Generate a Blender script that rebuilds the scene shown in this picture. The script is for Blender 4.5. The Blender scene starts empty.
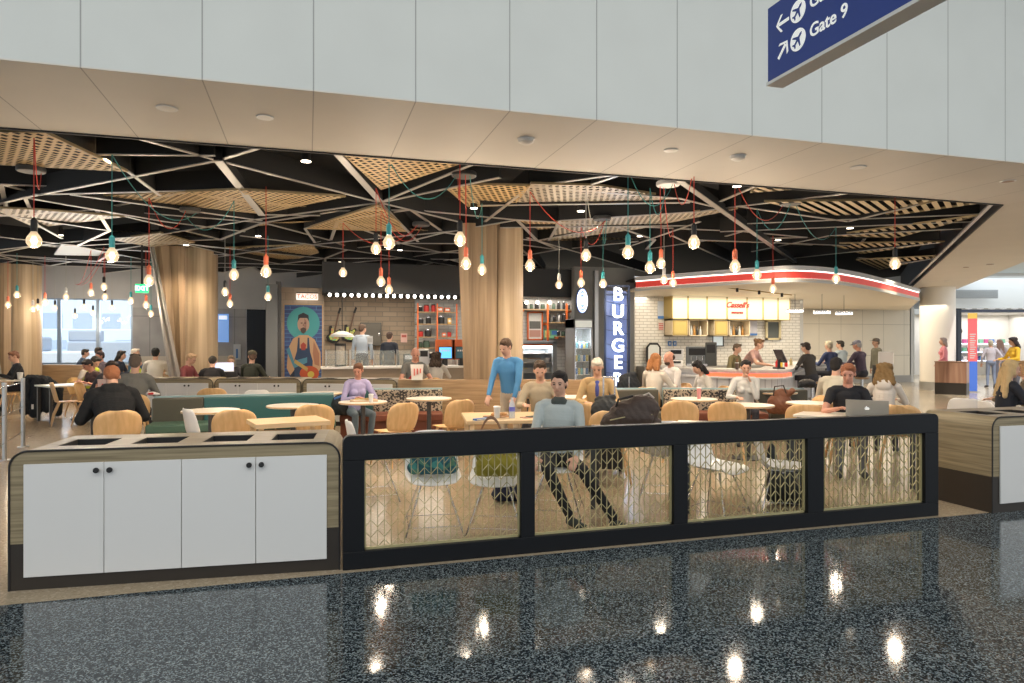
import bpy, bmesh, math, random
import numpy as np
from mathutils import Vector, Matrix, Euler
R = math.radians
random.seed(7)
S = bpy.context.scene
COL = S.collection
# ------------------------------------------------------------------ camera, world, exposure
F = 682.67; TH = math.atan(204 / F); ST, CT = math.sin(TH), math.cos(TH); EYE = 1.6; HY = 343.0
cam_d = bpy.data.cameras.new('camera'); cam = bpy.data.objects.new('camera', cam_d); COL.objects.link(cam)
cam.location = (0, 0, EYE); cam.rotation_euler = (R(90), 0, -TH)
cam_d.lens = 24; cam_d.sensor_width = 36; cam_d.shift_y = 1.5 / 1024; cam_d.clip_end = 300
S.camera = cam
S.view_settings.view_transform = 'Standard'; S.view_settings.look = 'None'
S.view_settings.gamma = 1; S.view_settings.use_curve_mapping = False
S.view_settings.exposure = 0.12
S.cycles.use_denoising = True
S.cycles.max_bounces = 7; S.cycles.diffuse_bounces = 3; S.cycles.glossy_bounces = 4
S.cycles.transparent_max_bounces = 16; S.cycles.sample_clamp_indirect = 6
S.cycles.caustics_reflective = False; S.cycles.caustics_refractive = False
W_ = bpy.data.worlds.new('world'); S.world = W_; W_.use_nodes = True
bg = W_.node_tree.nodes['Background']; bg.inputs[0].default_value = (0.90, 0.95, 1.0, 1); bg.inputs[1].default_value = 1.15

def area(name, loc, rot, sx, sy, e, col=(1, 1, 1), spread=180):
    l = bpy.data.lights.new(name, 'AREA'); l.shape = 'RECTANGLE'; l.size = sx; l.size_y = sy; l.energy = e; l.color = col; l.spread = R(spread)
    o = bpy.data.objects.new(name, l); o.location = loc; o.rotation_euler = rot; COL.objects.link(o); return o
# unseen broad area light for the concourse (above and behind the photographer)
area('concourse_light', (2, -1.5, 7.6), (0, 0, 0), 20, 5, 800, (1, 0.97, 0.90))
sun_d = bpy.data.lights.new('sun', 'SUN'); sun_d.energy = 3.2; sun_d.angle = R(3); sun_d.color = (1, .97, .92)
sun_o = bpy.data.objects.new('sun', sun_d); sun_o.rotation_euler = (R(28), 0, R(-12)); COL.objects.link(sun_o)
area('far_concourse_light', (27, 22, 4.5), (0, 0, 0), 8, 12, 230, (0.85, 0.93, 1))
# ------------------------------------------------------------------ pixel helpers: a depth or a height fixes the real place
def W(px, d, z=0.0):
    u = (px - 512) / F
    return Vector((d * (ST + u * CT), d * (CT - u * ST), z))
def WP(px, py, d):
    p = W(px, d); p.z = EYE + (HY - py) / F * d; return p
def PZ(px, py, z):
    d = F * (z - EYE) / (HY - py); return W(px, d, z)
def PY(px, Y, z=None, py=None):
    u = (px - 512) / F; d = Y / (CT - u * ST); p = W(px, d)
    p.z = z if z is not None else EYE + (HY - py) / F * d
    return p
def heading(p, a):
    """rotation about Z so that local +Y faces: 0 the photographer, 90 the picture's right, 180 away"""
    t = Vector((-p.x, -p.y, 0)).normalized(); r = Vector((-t.y, t.x, 0))
    d = t * math.cos(R(a)) + r * math.sin(R(a))
    return math.atan2(-d.x, d.y)
# ------------------------------------------------------------------ materials
MATS = {}
def nodes(name):
    m = bpy.data.materials.new(name); m.use_nodes = True
    nt = m.node_tree; return m, nt, nt.nodes['Principled BSDF']
def N(nt, typ, **kw):
    n = nt.nodes.new(typ)
    for k, v in kw.items():
        if k.startswith('i_'):
            n.inputs[k[2:].replace('_', ' ')].default_value = v
        else: setattr(n, k, v)
    return n
def c4(c): return (c[0], c[1], c[2], 1)
def mat(name, col, rough=.5, metal=0, em=0, emc=None, bump=0, bs=60, var=0, alpha=1, spec=.5, trans=0):
    if name in MATS: return MATS[name]
    m, nt, b = nodes(name)
    b.inputs['Base Color'].default_value = c4(col); b.inputs['Roughness'].default_value = rough; b.inputs['Metallic'].default_value = metal
    b.inputs['Specular IOR Level'].default_value = spec
    if em: b.inputs['Emission Color'].default_value = c4(emc or col); b.inputs['Emission Strength'].default_value = em
    if trans: b.inputs['Transmission Weight'].default_value = trans
    if alpha < 1: b.inputs['Alpha'].default_value = alpha
    if bump or var:
        tc = N(nt, 'ShaderNodeTexCoord'); nz = N(nt, 'ShaderNodeTexNoise'); nz.inputs['Scale'].default_value = bs; nz.inputs['Detail'].default_value = 4
        nt.links.new(tc.outputs['Object'], nz.inputs['Vector'])
        if bump:
            bp = N(nt, 'ShaderNodeBump'); bp.inputs['Strength'].default_value = bump; bp.inputs['Distance'].default_value = .01
            nt.links.new(nz.outputs['Fac'], bp.inputs['Height']); nt.links.new(bp.outputs['Normal'], b.inputs['Normal'])
        if var:
            mx = N(nt, 'ShaderNodeMix', data_type='RGBA'); mx.inputs[6].default_value = c4([x * (1 - var) for x in col]); mx.inputs[7].default_value = c4([min(1, x * (1 + var)) for x in col])
            nt.links.new(nz.outputs['Fac'], mx.inputs[0]); nt.links.new(mx.outputs[2], b.inputs['Base Color'])
    MATS[name] = m; return m
def ramp(nt, stops):
    r = N(nt, 'ShaderNodeValToRGB'); e = r.color_ramp.elements
    while len(e) < len(stops): e.new(.5)
    for q, (p, c) in zip(e, stops): q.position = p; q.color = c4(c)
    return r
def wood(name, c1, c2, scale=(1, 12, 12), rough=.45, planks=0, dist=2.0):
    if name in MATS: return MATS[name]
    m, nt, b = nodes(name); L = nt.links.new
    tc = N(nt, 'ShaderNodeTexCoord'); mp = N(nt, 'ShaderNodeMapping'); mp.inputs['Scale'].default_value = scale
    L(tc.outputs['Object'], mp.inputs['Vector'])
    nz = N(nt, 'ShaderNodeTexNoise'); nz.inputs['Scale'].default_value = 1.6; nz.inputs['Detail'].default_value = 7; nz.inputs['Distortion'].default_value = dist * .2
    L(mp.outputs[0], nz.inputs['Vector'])
    r = ramp(nt, [(.3, c1), (.5, [(a + b_) / 2 for a, b_ in zip(c1, c2)]), (.7, c2)]); L(nz.outputs['Fac'], r.inputs[0])
    L(r.outputs[0], b.inputs['Base Color']); b.inputs['Roughness'].default_value = rough
    bp = N(nt, 'ShaderNodeBump'); bp.inputs['Strength'].default_value = .15; bp.inputs['Distance'].default_value = .005; L(nz.outputs['Fac'], bp.inputs['Height']); L(bp.outputs[0], b.inputs['Normal'])
    MATS[name] = m; return m
def terrazzo(name, base, chips, scale, rough, vein=None, amount=.35, bigvar=.12):
    if name in MATS: return MATS[name]
    m, nt, b = nodes(name); L = nt.links.new
    tc = N(nt, 'ShaderNodeTexCoord'); v = N(nt, 'ShaderNodeTexVoronoi'); v.inputs['Scale'].default_value = scale; L(tc.outputs['Object'], v.inputs['Vector'])
    hs = N(nt, 'ShaderNodeSeparateColor'); L(v.outputs['Color'], hs.inputs[0])
    r = ramp(nt, [(0, base), (1 - amount, base), (1 - amount + .02, chips[0]), (1, chips[1])]); r.color_ramp.interpolation = 'LINEAR'; L(hs.outputs[0], r.inputs[0])
    nz = N(nt, 'ShaderNodeTexNoise'); nz.inputs['Scale'].default_value = .7; L(tc.outputs['Object'], nz.inputs['Vector'])
    mx = N(nt, 'ShaderNodeMix', data_type='RGBA', blend_type='MULTIPLY'); mx.inputs[0].default_value = 1
    r2 = ramp(nt, [(.3, (1 - bigvar,) * 3), (.7, (1, 1, 1))]); L(nz.outputs['Fac'], r2.inputs[0]); L(r.outputs[0], mx.inputs[6]); L(r2.outputs[0], mx.inputs[7])
    L(mx.outputs[2], b.inputs['Base Color']); b.inputs['Roughness'].default_value = rough; b.inputs['Specular IOR Level'].default_value = .5
    MATS[name] = m; return m
def panelled(name, col, axis, pitch, off, line=.012, dark=.35, rough=.5, rows=0, rowoff=0, var=.05):
    """flat cladding with thin dark joints every `pitch` metres along an axis of the object's own coordinates"""
    if name in MATS: return MATS[name]
    m, nt, b = nodes(name); L = nt.links.new
    tc = N(nt, 'ShaderNodeTexCoord'); sp = N(nt, 'ShaderNodeSeparateXYZ'); L(tc.outputs['Object'], sp.inputs[0])
    def joint(ax, pitch, off):
        a = N(nt, 'ShaderNodeMath', operation='SUBTRACT'); L(sp.outputs[ax], a.inputs[0]); a.inputs[1].default_value = off - line / 2 - 400 * pitch
        q = N(nt, 'ShaderNodeMath', operation='MODULO'); L(a.outputs[0], q.inputs[0]); q.inputs[1].default_value = pitch
        l = N(nt, 'ShaderNodeMath', operation='LESS_THAN'); L(q.outputs[0], l.inputs[0]); l.inputs[1].default_value = line
        return l
    j = joint(axis, pitch, off)
    if rows:
        k = joint(2, rows, rowoff); mm = N(nt, 'ShaderNodeMath', operation='MAXIMUM'); L(j.outputs[0], mm.inputs[0]); L(k.outputs[0], mm.inputs[1]); j = mm
    mx = N(nt, 'ShaderNodeMix', data_type='RGBA'); L(j.outputs[0], mx.inputs[0])
    nz = N(nt, 'ShaderNodeTexNoise'); nz.inputs['Scale'].default_value = 1.5; L(tc.outputs['Object'], nz.inputs['Vector'])
    r = ramp(nt, [(.3, [x * (1 - var) for x in col]), (.7, col)]); L(nz.outputs['Fac'], r.inputs[0]); L(r.outputs[0], mx.inputs[6])
    mx.inputs[7].default_value = c4([x * dark for x in col]); L(mx.outputs[2], b.inputs['Base Color']); b.inputs['Roughness'].default_value = rough
    MATS[name] = m; return m
def brick(name, c1, c2, mortar, bw, bh, ms=.008, rough=.6):
    if name in MATS: return MATS[name]
    m, nt, b = nodes(name); L = nt.links.new
    tc = N(nt, 'ShaderNodeTexCoord'); sp = N(nt, 'ShaderNodeSeparateXYZ'); cb = N(nt, 'ShaderNodeCombineXYZ')
    L(tc.outputs['Object'], sp.inputs[0]); L(sp.outputs[0], cb.inputs[0]); L(sp.outputs[2], cb.inputs[1])
    t = N(nt, 'ShaderNodeTexBrick'); t.inputs['Scale'].default_value = 1; t.inputs['Brick Width'].default_value = bw; t.inputs['Row Height'].default_value = bh
    t.inputs['Mortar Size'].default_value = ms; t.inputs['Color1'].default_value = c4(c1); t.inputs['Color2'].default_value = c4(c2); t.inputs['Mortar'].default_value = c4(mortar)
    L(cb.outputs[0], t.inputs['Vector']); L(t.outputs['Color'], b.inputs['Base Color']); b.inputs['Roughness'].default_value = rough
    MATS[name] = m; return m
def perforated(name, col, px, py, thr, metal=.7, rough=.35, stripes=False, ang=0):
    if name in MATS: return MATS[name]
    m, nt, b = nodes(name); L = nt.links.new
    tc = N(nt, 'ShaderNodeTexCoord'); mp = N(nt, 'ShaderNodeMapping'); mp.inputs['Rotation'].default_value = (0, 0, R(ang)); mp.inputs['Scale'].default_value = (1 / px, 1 / py, 1); L(tc.outputs['Object'], mp.inputs[0])
    sp = N(nt, 'ShaderNodeSeparateXYZ'); L(mp.outputs[0], sp.inputs[0])
    def M(op, a, b_=None):
        n = N(nt, 'ShaderNodeMath', operation=op)
        for i, q in enumerate((a, b_)):
            if q is None: continue
            if isinstance(q, (int, float)): n.inputs[i].default_value = q
            else: L(q, n.inputs[i])
        return n.outputs[0]
    if stripes:
        fx = M('ABSOLUTE', M('SUBTRACT', M('FRACT', sp.outputs[0]), .5)); hole = M('LESS_THAN', fx, thr)
    else:
        row = M('FLOOR', sp.outputs[1]); sh = M('MULTIPLY', M('MODULO', M('ADD', row, 1000), 2), .5)
        fx = M('ABSOLUTE', M('SUBTRACT', M('FRACT', M('ADD', sp.outputs[0], sh)), .5)); fy = M('ABSOLUTE', M('SUBTRACT', M('FRACT', sp.outputs[1]), .5))
        hole = M('LESS_THAN', M('ADD', fx, fy), thr)
    L(M('SUBTRACT', 1, hole), b.inputs['Alpha'])
    b.inputs['Base Color'].default_value = c4(col); b.inputs['Metallic'].default_value = metal; b.inputs['Roughness'].default_value = rough
    MATS[name] = m; return m

WOODC = wood('oak_ply', (.66, .40, .17), (.80, .52, .26), (14, 14, 1.2), .4)
TOPW = wood('oak_table', (.72, .50, .27), (.82, .62, .38), (2, 14, 14), .35)
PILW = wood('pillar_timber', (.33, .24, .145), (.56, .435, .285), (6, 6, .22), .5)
PILB = wood('pillar_shaded_wing_timber', (.20, .135, .075), (.42, .295, .175), (6, 6, .25), .5)  # drum timber darkened and browned, so the wing's shade sits in the colour
PILS = wood('pillar_grey_timber', (.26, .24, .22), (.42, .39, .36), (5, 5, .25), .5)  # grey timber of the leaning strip
BINW = wood('grey_oak', (.165, .13, .072), (.36, .295, .18), (.8, .8, 26), .5)
BINT = wood('grey_oak_top', (.17, .14, .10), (.32, .27, .20), (.8, 18, 18), .4)
PLY = wood('low_wall_oak', (.26, .165, .085), (.44, .29, .155), (1, 1, 16), .5)
BLK = mat('black_frame', (.005, .006, .008), .45, spec=.25)
BLKM = mat('black_matt', (.012, .012, .013), .6)
BRONZE = mat('dark_bronze', (.035, .028, .022), .4, .3)
WHT = mat('white_laminate', (.69, .69, .68), .35)
WHTP = mat('white_plastic', (.90, .88, .85), .3)
CREAM = mat('cream_table', (.80, .74, .64), .3)
EDGEW = mat('ply_edge', (.62, .42, .22), .5)
BRASS = mat('brass', (.40, .36, .19), .5, .15)
CHROME = mat('chrome', (.62, .62, .62), .22, 1)
STEEL = mat('brushed_steel', (.52, .52, .51), .35, .9)
GREYM = mat('dark_grey_metal', (.09, .09, .09), .4, .6)
FLANGE = mat('beam_flange', (.46, .44, .41), .35, .5)
WEB = mat('beam_web', (.011, .011, .011), .7)
GLASS = mat('clear_glass', (.9, .95, .97), .03, 0, alpha=.12)
GOLD = perforated('gold_mesh', (.60, .43, .21), .095, .12, .40, .2, .5)
GOLD2 = perforated('pale_mesh', (.52, .45, .34), .095, .12, .36, .3, .4)
SLATM = perforated('slatted_gold', (.62, .50, .30), .15, .15, .24, .1, .5, True, 52.4)
PALE = mat('pale_ceiling_sail', (.58, .66, .74), .5)
BULBG = mat('bulb_glow', (1, .78, .5), .2, em=5, emc=(1, .66, .34))
BULBGL = mat('bulb_glass', (.10, .07, .04), .05, em=.95, emc=(1, .74, .46), alpha=.5)
REDC = mat('red_cord', (.55, .05, .03), .6)
REDS = mat('coral_socket', (.75, .16, .07), .45)
TEALC = mat('teal_cord', (.04, .25, .25), .6)
TEALS = mat('teal_socket', (.03, .32, .36), .45)
WHC = mat('grey_cord', (.42, .42, .38), .6)
# ------------------------------------------------------------------ mesh builder
class MB:
    def __init__(s): s.v = []; s.f = []; s.m = []
    def add(s, vs, fs, mi=0, M=None):
        o = len(s.v)
        for v in vs:
            v = Vector(v); s.v.append(M @ v if M else v)
        for f in fs: s.f.append([o + i for i in f]); s.m.append(mi)
        return s
    def box(s, x0, x1, y0, y1, z0, z1, mi=0, M=None):
        vs = [(x0, y0, z0), (x1, y0, z0), (x1, y1, z0), (x0, y1, z0), (x0, y0, z1), (x1, y0, z1), (x1, y1, z1), (x0, y1, z1)]
        return s.add(vs, [(0, 3, 2, 1), (4, 5, 6, 7), (0, 1, 5, 4), (1, 2, 6, 5), (2, 3, 7, 6), (3, 0, 4, 7)], mi, M)
    def cb(s, c, sz, mi=0, M=None):
        return s.box(c[0] - sz[0] / 2, c[0] + sz[0] / 2, c[1] - sz[1] / 2, c[1] + sz[1] / 2, c[2] - sz[2] / 2, c[2] + sz[2] / 2, mi, M)
    def prism(s, poly, a0, a1, mi=0, axis='z', M=None):
        """poly in the plane across `axis`, extruded from a0 to a1"""
        n = len(poly)
        def P(p, a): return {'z': (p[0], p[1], a), 'y': (p[0], a, p[1]), 'x': (a, p[0], p[1])}[axis]
        vs = [P(p, a0) for p in poly] + [P(p, a1) for p in poly]
        return s.add(vs, [list(range(n))[::-1], list(range(n, 2 * n))] + [(i, (i + 1) % n, n + (i + 1) % n, n + i) for i in range(n)], mi, M)
    def tube(s, pts, r, n=8, mi=0, M=None, closed=False):
        pts = [Vector(p) for p in pts]; rs = r if isinstance(r, (list, tuple)) else [r] * len(pts)
        vs = []; up = None
        for i, p in enumerate(pts):
            a = pts[max(0, i - 1)]; b = pts[min(len(pts) - 1, i + 1)]
            if closed: a = pts[i - 1]; b = pts[(i + 1) % len(pts)]
            t = (b - a).normalized() if (b - a).length > 1e-9 else Vector((0, 0, 1))
            if up is None: up = Vector((0, 0, 1)) if abs(t.z) < .9 else Vector((1, 0, 0))
            x = up.cross(t)
            if x.length < 1e-6: x = Vector((1, 0, 0)).cross(t)
            x.normalize(); y = t.cross(x); up = y
            for k in range(n):
                an = 2 * math.pi * k / n; vs.append(p + x * math.cos(an) * rs[i] + y * math.sin(an) * rs[i])
        fs = []; m = len(pts)
        for i in range(m if closed else m - 1):
            j = (i + 1) % m
            for k in range(n): fs.append((i * n + k, i * n + (k + 1) % n, j * n + (k + 1) % n, j * n + k))
        if not closed: fs.append(list(range(n))[::-1]); fs.append([(m - 1) * n + k for k in range(n)])
        return s.add(vs, fs, mi, M)
    def lathe(s, prof, n=24, mi=0, M=None):
        """prof: (r, z) from bottom to top about Z"""
        vs = []; fs = []
        for r, z in prof:
            for k in range(n): a = 2 * math.pi * k / n; vs.append((r * math.cos(a), r * math.sin(a), z))
        for i in range(len(prof) - 1):
            for k in range(n): fs.append((i * n + k, i * n + (k + 1) % n, (i + 1) * n + (k + 1) % n, (i + 1) * n + k))
        fs.append(list(range(n))[::-1]); fs.append([(len(prof) - 1) * n + k for k in range(n)])
        return s.add(vs, fs, mi, M)
    def cyl(s, c, r, z0, z1, n=24, mi=0, M=None):
        T = Matrix.Translation((c[0], c[1], 0)); return s.lathe([(r, z0), (r, z1)], n, mi, (M @ T) if M else T)
    def ell(s, c, r, seg=16, mi=0, M=None):
        rings = seg // 2; vs = []; fs = []
        for i in range(rings + 1):
            ph = math.pi * i / rings
            for k in range(seg):
                a = 2 * math.pi * k / seg; q = max(math.sin(ph), 1e-4)
                vs.append((c[0] + r[0] * q * math.cos(a), c[1] + r[1] * q * math.sin(a), c[2] - r[2] * math.cos(ph)))
        for i in range(rings):
            for k in range(seg): fs.append((i * seg + k, i * seg + (k + 1) % seg, (i + 1) * seg + (k + 1) % seg, (i + 1) * seg + k))
        return s.add(vs, fs, mi, M)
    def mesh(s, name, mats, smooth=True, ang=35):
        me = bpy.data.meshes.new(name); me.from_pydata([tuple(v) for v in s.v], [], s.f)
        for m in (mats if isinstance(mats, (list, tuple)) else [mats]): me.materials.append(m)
        if any(s.m): me.polygons.foreach_set('material_index', s.m)
        if smooth:
            me.shade_smooth(); me.set_sharp_from_angle(angle=R(ang))
        me.update(); return me
    def build(s, name, mats, parent=None, loc=None, rz=0, bevel=0, smooth=True, solid=0, sub=0):
        o = bpy.data.objects.new(name, s.mesh(name, mats, smooth)); COL.objects.link(o)
        if parent: o.parent = parent
        if loc is not None: o.location = loc
        if rz: o.rotation_euler = (0, 0, rz)
        if solid: q = o.modifiers.new('solid', 'SOLIDIFY'); q.thickness = solid; q.offset = 0
        if sub: q = o.modifiers.new('sub', 'SUBSURF'); q.levels = sub; q.render_levels = sub
        if bevel: q = o.modifiers.new('bev', 'BEVEL'); q.width = bevel; q.segments = 2; q.limit_method = 'ANGLE'; q.angle_limit = R(40)
        return o
def tag(o, label, cat, group=None, kind=None):
    o['label'] = label; o['category'] = cat
    if group: o['group'] = group
    if kind: o['kind'] = kind
    return o
def thing(name, label, cat, loc=(0, 0, 0), rz=0, group=None):
    o = bpy.data.objects.new(name, None); COL.objects.link(o); o.location = loc; o.rotation_euler = (0, 0, rz); o.empty_display_size = .1
    return tag(o, label, cat, group)
def struct(name, mb, mats, **kw):
    o = mb.build(name, mats, **kw); o['kind'] = 'structure'; return o
def copy_tree(o, parent=None):
    c = o.copy(); COL.objects.link(c)
    if parent: c.parent = parent
    for ch in [x for x in COL.objects if x.parent == o]: copy_tree(ch, c)
    return c
def dup(root, loc, rz, label, cat=None, group=None):
    c = copy_tree(root); c.location = loc; c.rotation_euler = (0, 0, rz); c['label'] = label
    if group: c['group'] = group
    elif 'group' in c: del c['group']
    return c
def text(name, s, size, mat_, M, parent=None, ext=.004, shear=0, align='CENTER', spacing=1, bold=0):
    cu = bpy.data.curves.new(name, 'FONT'); cu.body = s; cu.size = size; cu.extrude = ext; cu.shear = shear; cu.align_x = align; cu.align_y = 'CENTER'; cu.space_character = spacing; cu.offset = bold
    t = bpy.data.objects.new('tmp', cu); COL.objects.link(t)
    dg = bpy.context.evaluated_depsgraph_get(); me = bpy.data.meshes.new_from_object(t.evaluated_get(dg)); bpy.data.objects.remove(t)
    me.materials.clear(); me.materials.append(mat_)
    o = bpy.data.objects.new(name, me); COL.objects.link(o); o.matrix_world = M
    if parent: o.parent = parent; o.matrix_parent_inverse = Matrix.Identity(4)
    return o
def frame(origin, xaxis, yaxis):
    x = Vector(xaxis).normalized(); y = Vector(yaxis).normalized(); z = x.cross(y)
    M = Matrix((x, y, z)).transposed().to_4x4(); M.translation = Vector(origin); return M
# ================================================================== SETTING
SOF = 3.5                     # height of the flat soffit; fascia at Y=5.37, opening starts at Y=7.05
DARKT = terrazzo('dark_terrazzo', (.012, .020, .028), ((.030, .042, .050), (.26, .31, .33)), 125, .08, amount=.5)
TANT = terrazzo('tan_terrazzo', (.42, .34, .235), ((.36, .28, .18), (.55, .46, .34)), 70, .19, amount=.5)
struct('floor', MB().box(-16, 26, -8, 4.88, -.1, 0), DARKT)
struct('floor', MB().box(-16, 62, 4.88, 62, -.1, 0), TANT)
FASM = panelled('fascia_panel', (.62, .645, .62), 0, .773, .04, .010, .5)
SOFM = panelled('soffit_panel', (.66, .625, .57), 0, .773, .04, .010, .55, .6)
struct('ceiling_concourse', MB().box(-16, 26, -15, 5.4, 8, 8.2), mat('concourse_ceiling', (.7, .7, .68), .6))
struct('wall_fascia', MB().box(-16, 10.34, 5.372, 5.6, SOF + .013, 8), FASM)
# the fascia turns and follows the other concourse
A_ = Vector((10.34, 5.37)); B_ = Vector((21.6, 18.2)); Dn = (B_ - A_).normalized(); Nn = Vector((Dn.y, -Dn.x))
q = [A_, A_ + Dn * 22, A_ + Dn * 22 - Nn * .25, A_ - Nn * .25]
struct('wall_fascia_diagonal', MB().prism([tuple(p) for p in q], SOF + .013, 8), FASM)
E0 = Vector((9.15, 7.05)); E1 = Vector((19.06, 17.7))
far = A_ + Dn * 22
struct('ceiling_soffit', MB().prism([(-16, 5.37), (10.34, 5.37), (9.15, 7.05), (-16, 7.05)], SOF + .002, SOF + .012), SOFM)
SOFP = mat('soffit_plain', (.66, .625, .57), .6, var=.05, bs=1.5)
struct('ceiling_soffit_diagonal', MB().prism([(10.34, 5.37), tuple(far), (far.x - 2.2, far.y + 1), (19.06, 17.7), (9.15, 7.05)], SOF, SOF + .012), SOFP)
# thin black edge profile and dark upstand around the opening, dark plenum above
struct('trim_1', MB().box(-16, 9.15, 7.05, 7.075, SOF - .012, 4.4), BLKM)
e = (E1 - E0).normalized(); en = Vector((-e.y, e.x))
struct('trim_2', MB().prism([tuple(E0), tuple(E1 + e * 6), tuple(E1 + e * 6 + en * .025), tuple(E0 + en * .025)], SOF - .012, 4.4), BLKM)
struct('trim_3', MB().prism([tuple(E0 + en * .10), tuple(E1 + en * .10), tuple(E1 + en * .15), tuple(E0 + en * .15)], SOF + .02, SOF + .05), FLANGE)
struct('ceiling_plenum', MB().prism([(-16, 7), (9.3, 7), (20.2, 18.8), (23.8, 22.4), (23.8, 26), (-16, 26)], 4.4, 4.5), mat('plenum_black', (.012, .012, .012), .8))
# ---- far high ceiling over the right hand concourse, with light strips
struct('ceiling_far', MB().prism([(22.6, 14), (60, 14), (60, 60), (18, 60), (18, 26.2), (27.2, 26.2)], 4.62, 4.8), mat('far_ceiling', (.62, .72, .78), .5))
# ---- back walls
GREYP = panelled('grey_wall_panel', (.36, .37, .385), 0, 1.25, .2, .02, .5, .4, rows=1.55, rowoff=.9, var=.25)
GREYL = mat('grey_wall_upper', (.46, .475, .49), .5, var=.12, bs=2)
yb = 24.0
def wx(px, Y=yb): return PY(px, Y, 0).x
w0, w1 = wx(38), wx(132)
m = MB(); m.box(-16, w0 - .02, yb, yb + .3, 0, 4.4); m.box(w0 - .02, w1 + .02, yb, yb + .3, 0, .95); m.box(w0 - .02, w1 + .02, yb, yb + .3, 2.98, 4.4)
struct('wall_back_left', m, GREYL)
m = MB(); m.box(w1 + .02, wx(246), yb, yb + .3, 0, 2.72); struct('wall_back_panels', m, GREYP)
m = MB(); m.box(w1 + .02, .6, yb, yb + .3, 2.72, 4.4); m.box(wx(275), .6, yb, yb + .3, 0, 2.72); struct('wall_back_upper', m, GREYL)
m = MB(); m.box(w1 + .1, wx(246) - .3, yb - .03, yb, .0, 1.18); struct('trim_4', m, mat('beige_dado', (.52, .49, .44), .5))
struct('wall_back_corridor', MB().box(wx(246) - .6, wx(275) + .6, yb + 2.5, yb + 2.6, 0, 3), BLKM)
# windows: frames and panes
ALU = mat('window_aluminium', (.30, .38, .48), .4, .5)
b = [w0, wx(58), wx(97), w1]
for i in range(3):
    m = MB()
    for (x0, x1, z0, z1) in ((b[i], b[i] + .05, .95, 2.98), (b[i + 1] - .05, b[i + 1], .95, 2.98), (b[i] + .05, b[i + 1] - .05, .95, 1.0), (b[i] + .05, b[i + 1] - .05, 2.93, 2.98)):
        m.box(x0, x1, yb + .08, yb + .18, z0, z1)
    o = struct('window_%d' % (i + 1), m, ALU)
    MB().box(b[i] + .05, b[i + 1] - .05, yb + .12, yb + .13, 1.0, 2.93).build('window_pane', GLASS, o)
# outside: apron, pier building, tugs, light poles, far hills
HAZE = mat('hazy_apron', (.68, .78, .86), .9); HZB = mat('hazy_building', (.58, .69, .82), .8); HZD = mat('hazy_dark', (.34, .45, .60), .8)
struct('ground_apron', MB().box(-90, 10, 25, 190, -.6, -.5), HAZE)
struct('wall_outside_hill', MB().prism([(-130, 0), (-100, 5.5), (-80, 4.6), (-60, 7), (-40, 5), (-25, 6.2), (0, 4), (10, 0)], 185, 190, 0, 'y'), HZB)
area('daylight', (-7, 25.5, 3.2), (R(-80), 0, 0), 5, 2.6, 260, (.72, .86, 1))
def outside(name, lab, cat, X, Y, w, h, d, mt, kind):
    t = thing(name, lab, cat, (X, Y, -.5))
    MB().box(-w / 2, w / 2, -d / 2, d / 2, .4 if kind == 'v' else 0, h).build('body', mt, t, bevel=.1)
    if kind == 'v':
        for sx in (-1, 1):
            for sy in (-1, 1):
                MB().lathe([(.0, -.15), (.45, -.15), (.45, .15), (0, .15)], 12, 0, Matrix.Translation((sx * w * .35, sy * d * .5, .45)) @ Matrix.Rotation(R(90), 4, 'X')).build('wheel', BLKM, t)
        MB().box(-w * .5, -w * .2, -d * .4, d * .4, h, h + .7).build('cab', HZD, t, bevel=.1)
    else:
        m = MB()
        for k in range(int(w // 3)): m.box(-w / 2 + .7 + k * 3, -w / 2 + 2.7 + k * 3, -d / 2 - .05, -d / 2 + .02, h * .45, h * .7)
        m.build('window_band', HZD, t)
    return t
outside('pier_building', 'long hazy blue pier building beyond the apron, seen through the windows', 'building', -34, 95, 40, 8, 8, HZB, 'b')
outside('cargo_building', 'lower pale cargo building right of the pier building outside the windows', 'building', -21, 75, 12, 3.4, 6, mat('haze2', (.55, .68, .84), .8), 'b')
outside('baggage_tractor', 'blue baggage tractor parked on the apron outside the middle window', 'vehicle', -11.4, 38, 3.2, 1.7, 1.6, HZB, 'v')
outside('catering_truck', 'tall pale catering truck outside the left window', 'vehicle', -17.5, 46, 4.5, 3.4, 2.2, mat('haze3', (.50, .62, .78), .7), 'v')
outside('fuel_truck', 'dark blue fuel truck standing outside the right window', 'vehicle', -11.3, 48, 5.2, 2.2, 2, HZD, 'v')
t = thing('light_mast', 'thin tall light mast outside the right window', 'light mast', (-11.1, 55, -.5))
MB().cyl((0, 0), .09, 0, 9).build('pole', HZD, t); MB().box(-.8, .8, -.2, .2, 9, 9.3).build('lamp_head', HZD, t)
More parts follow.
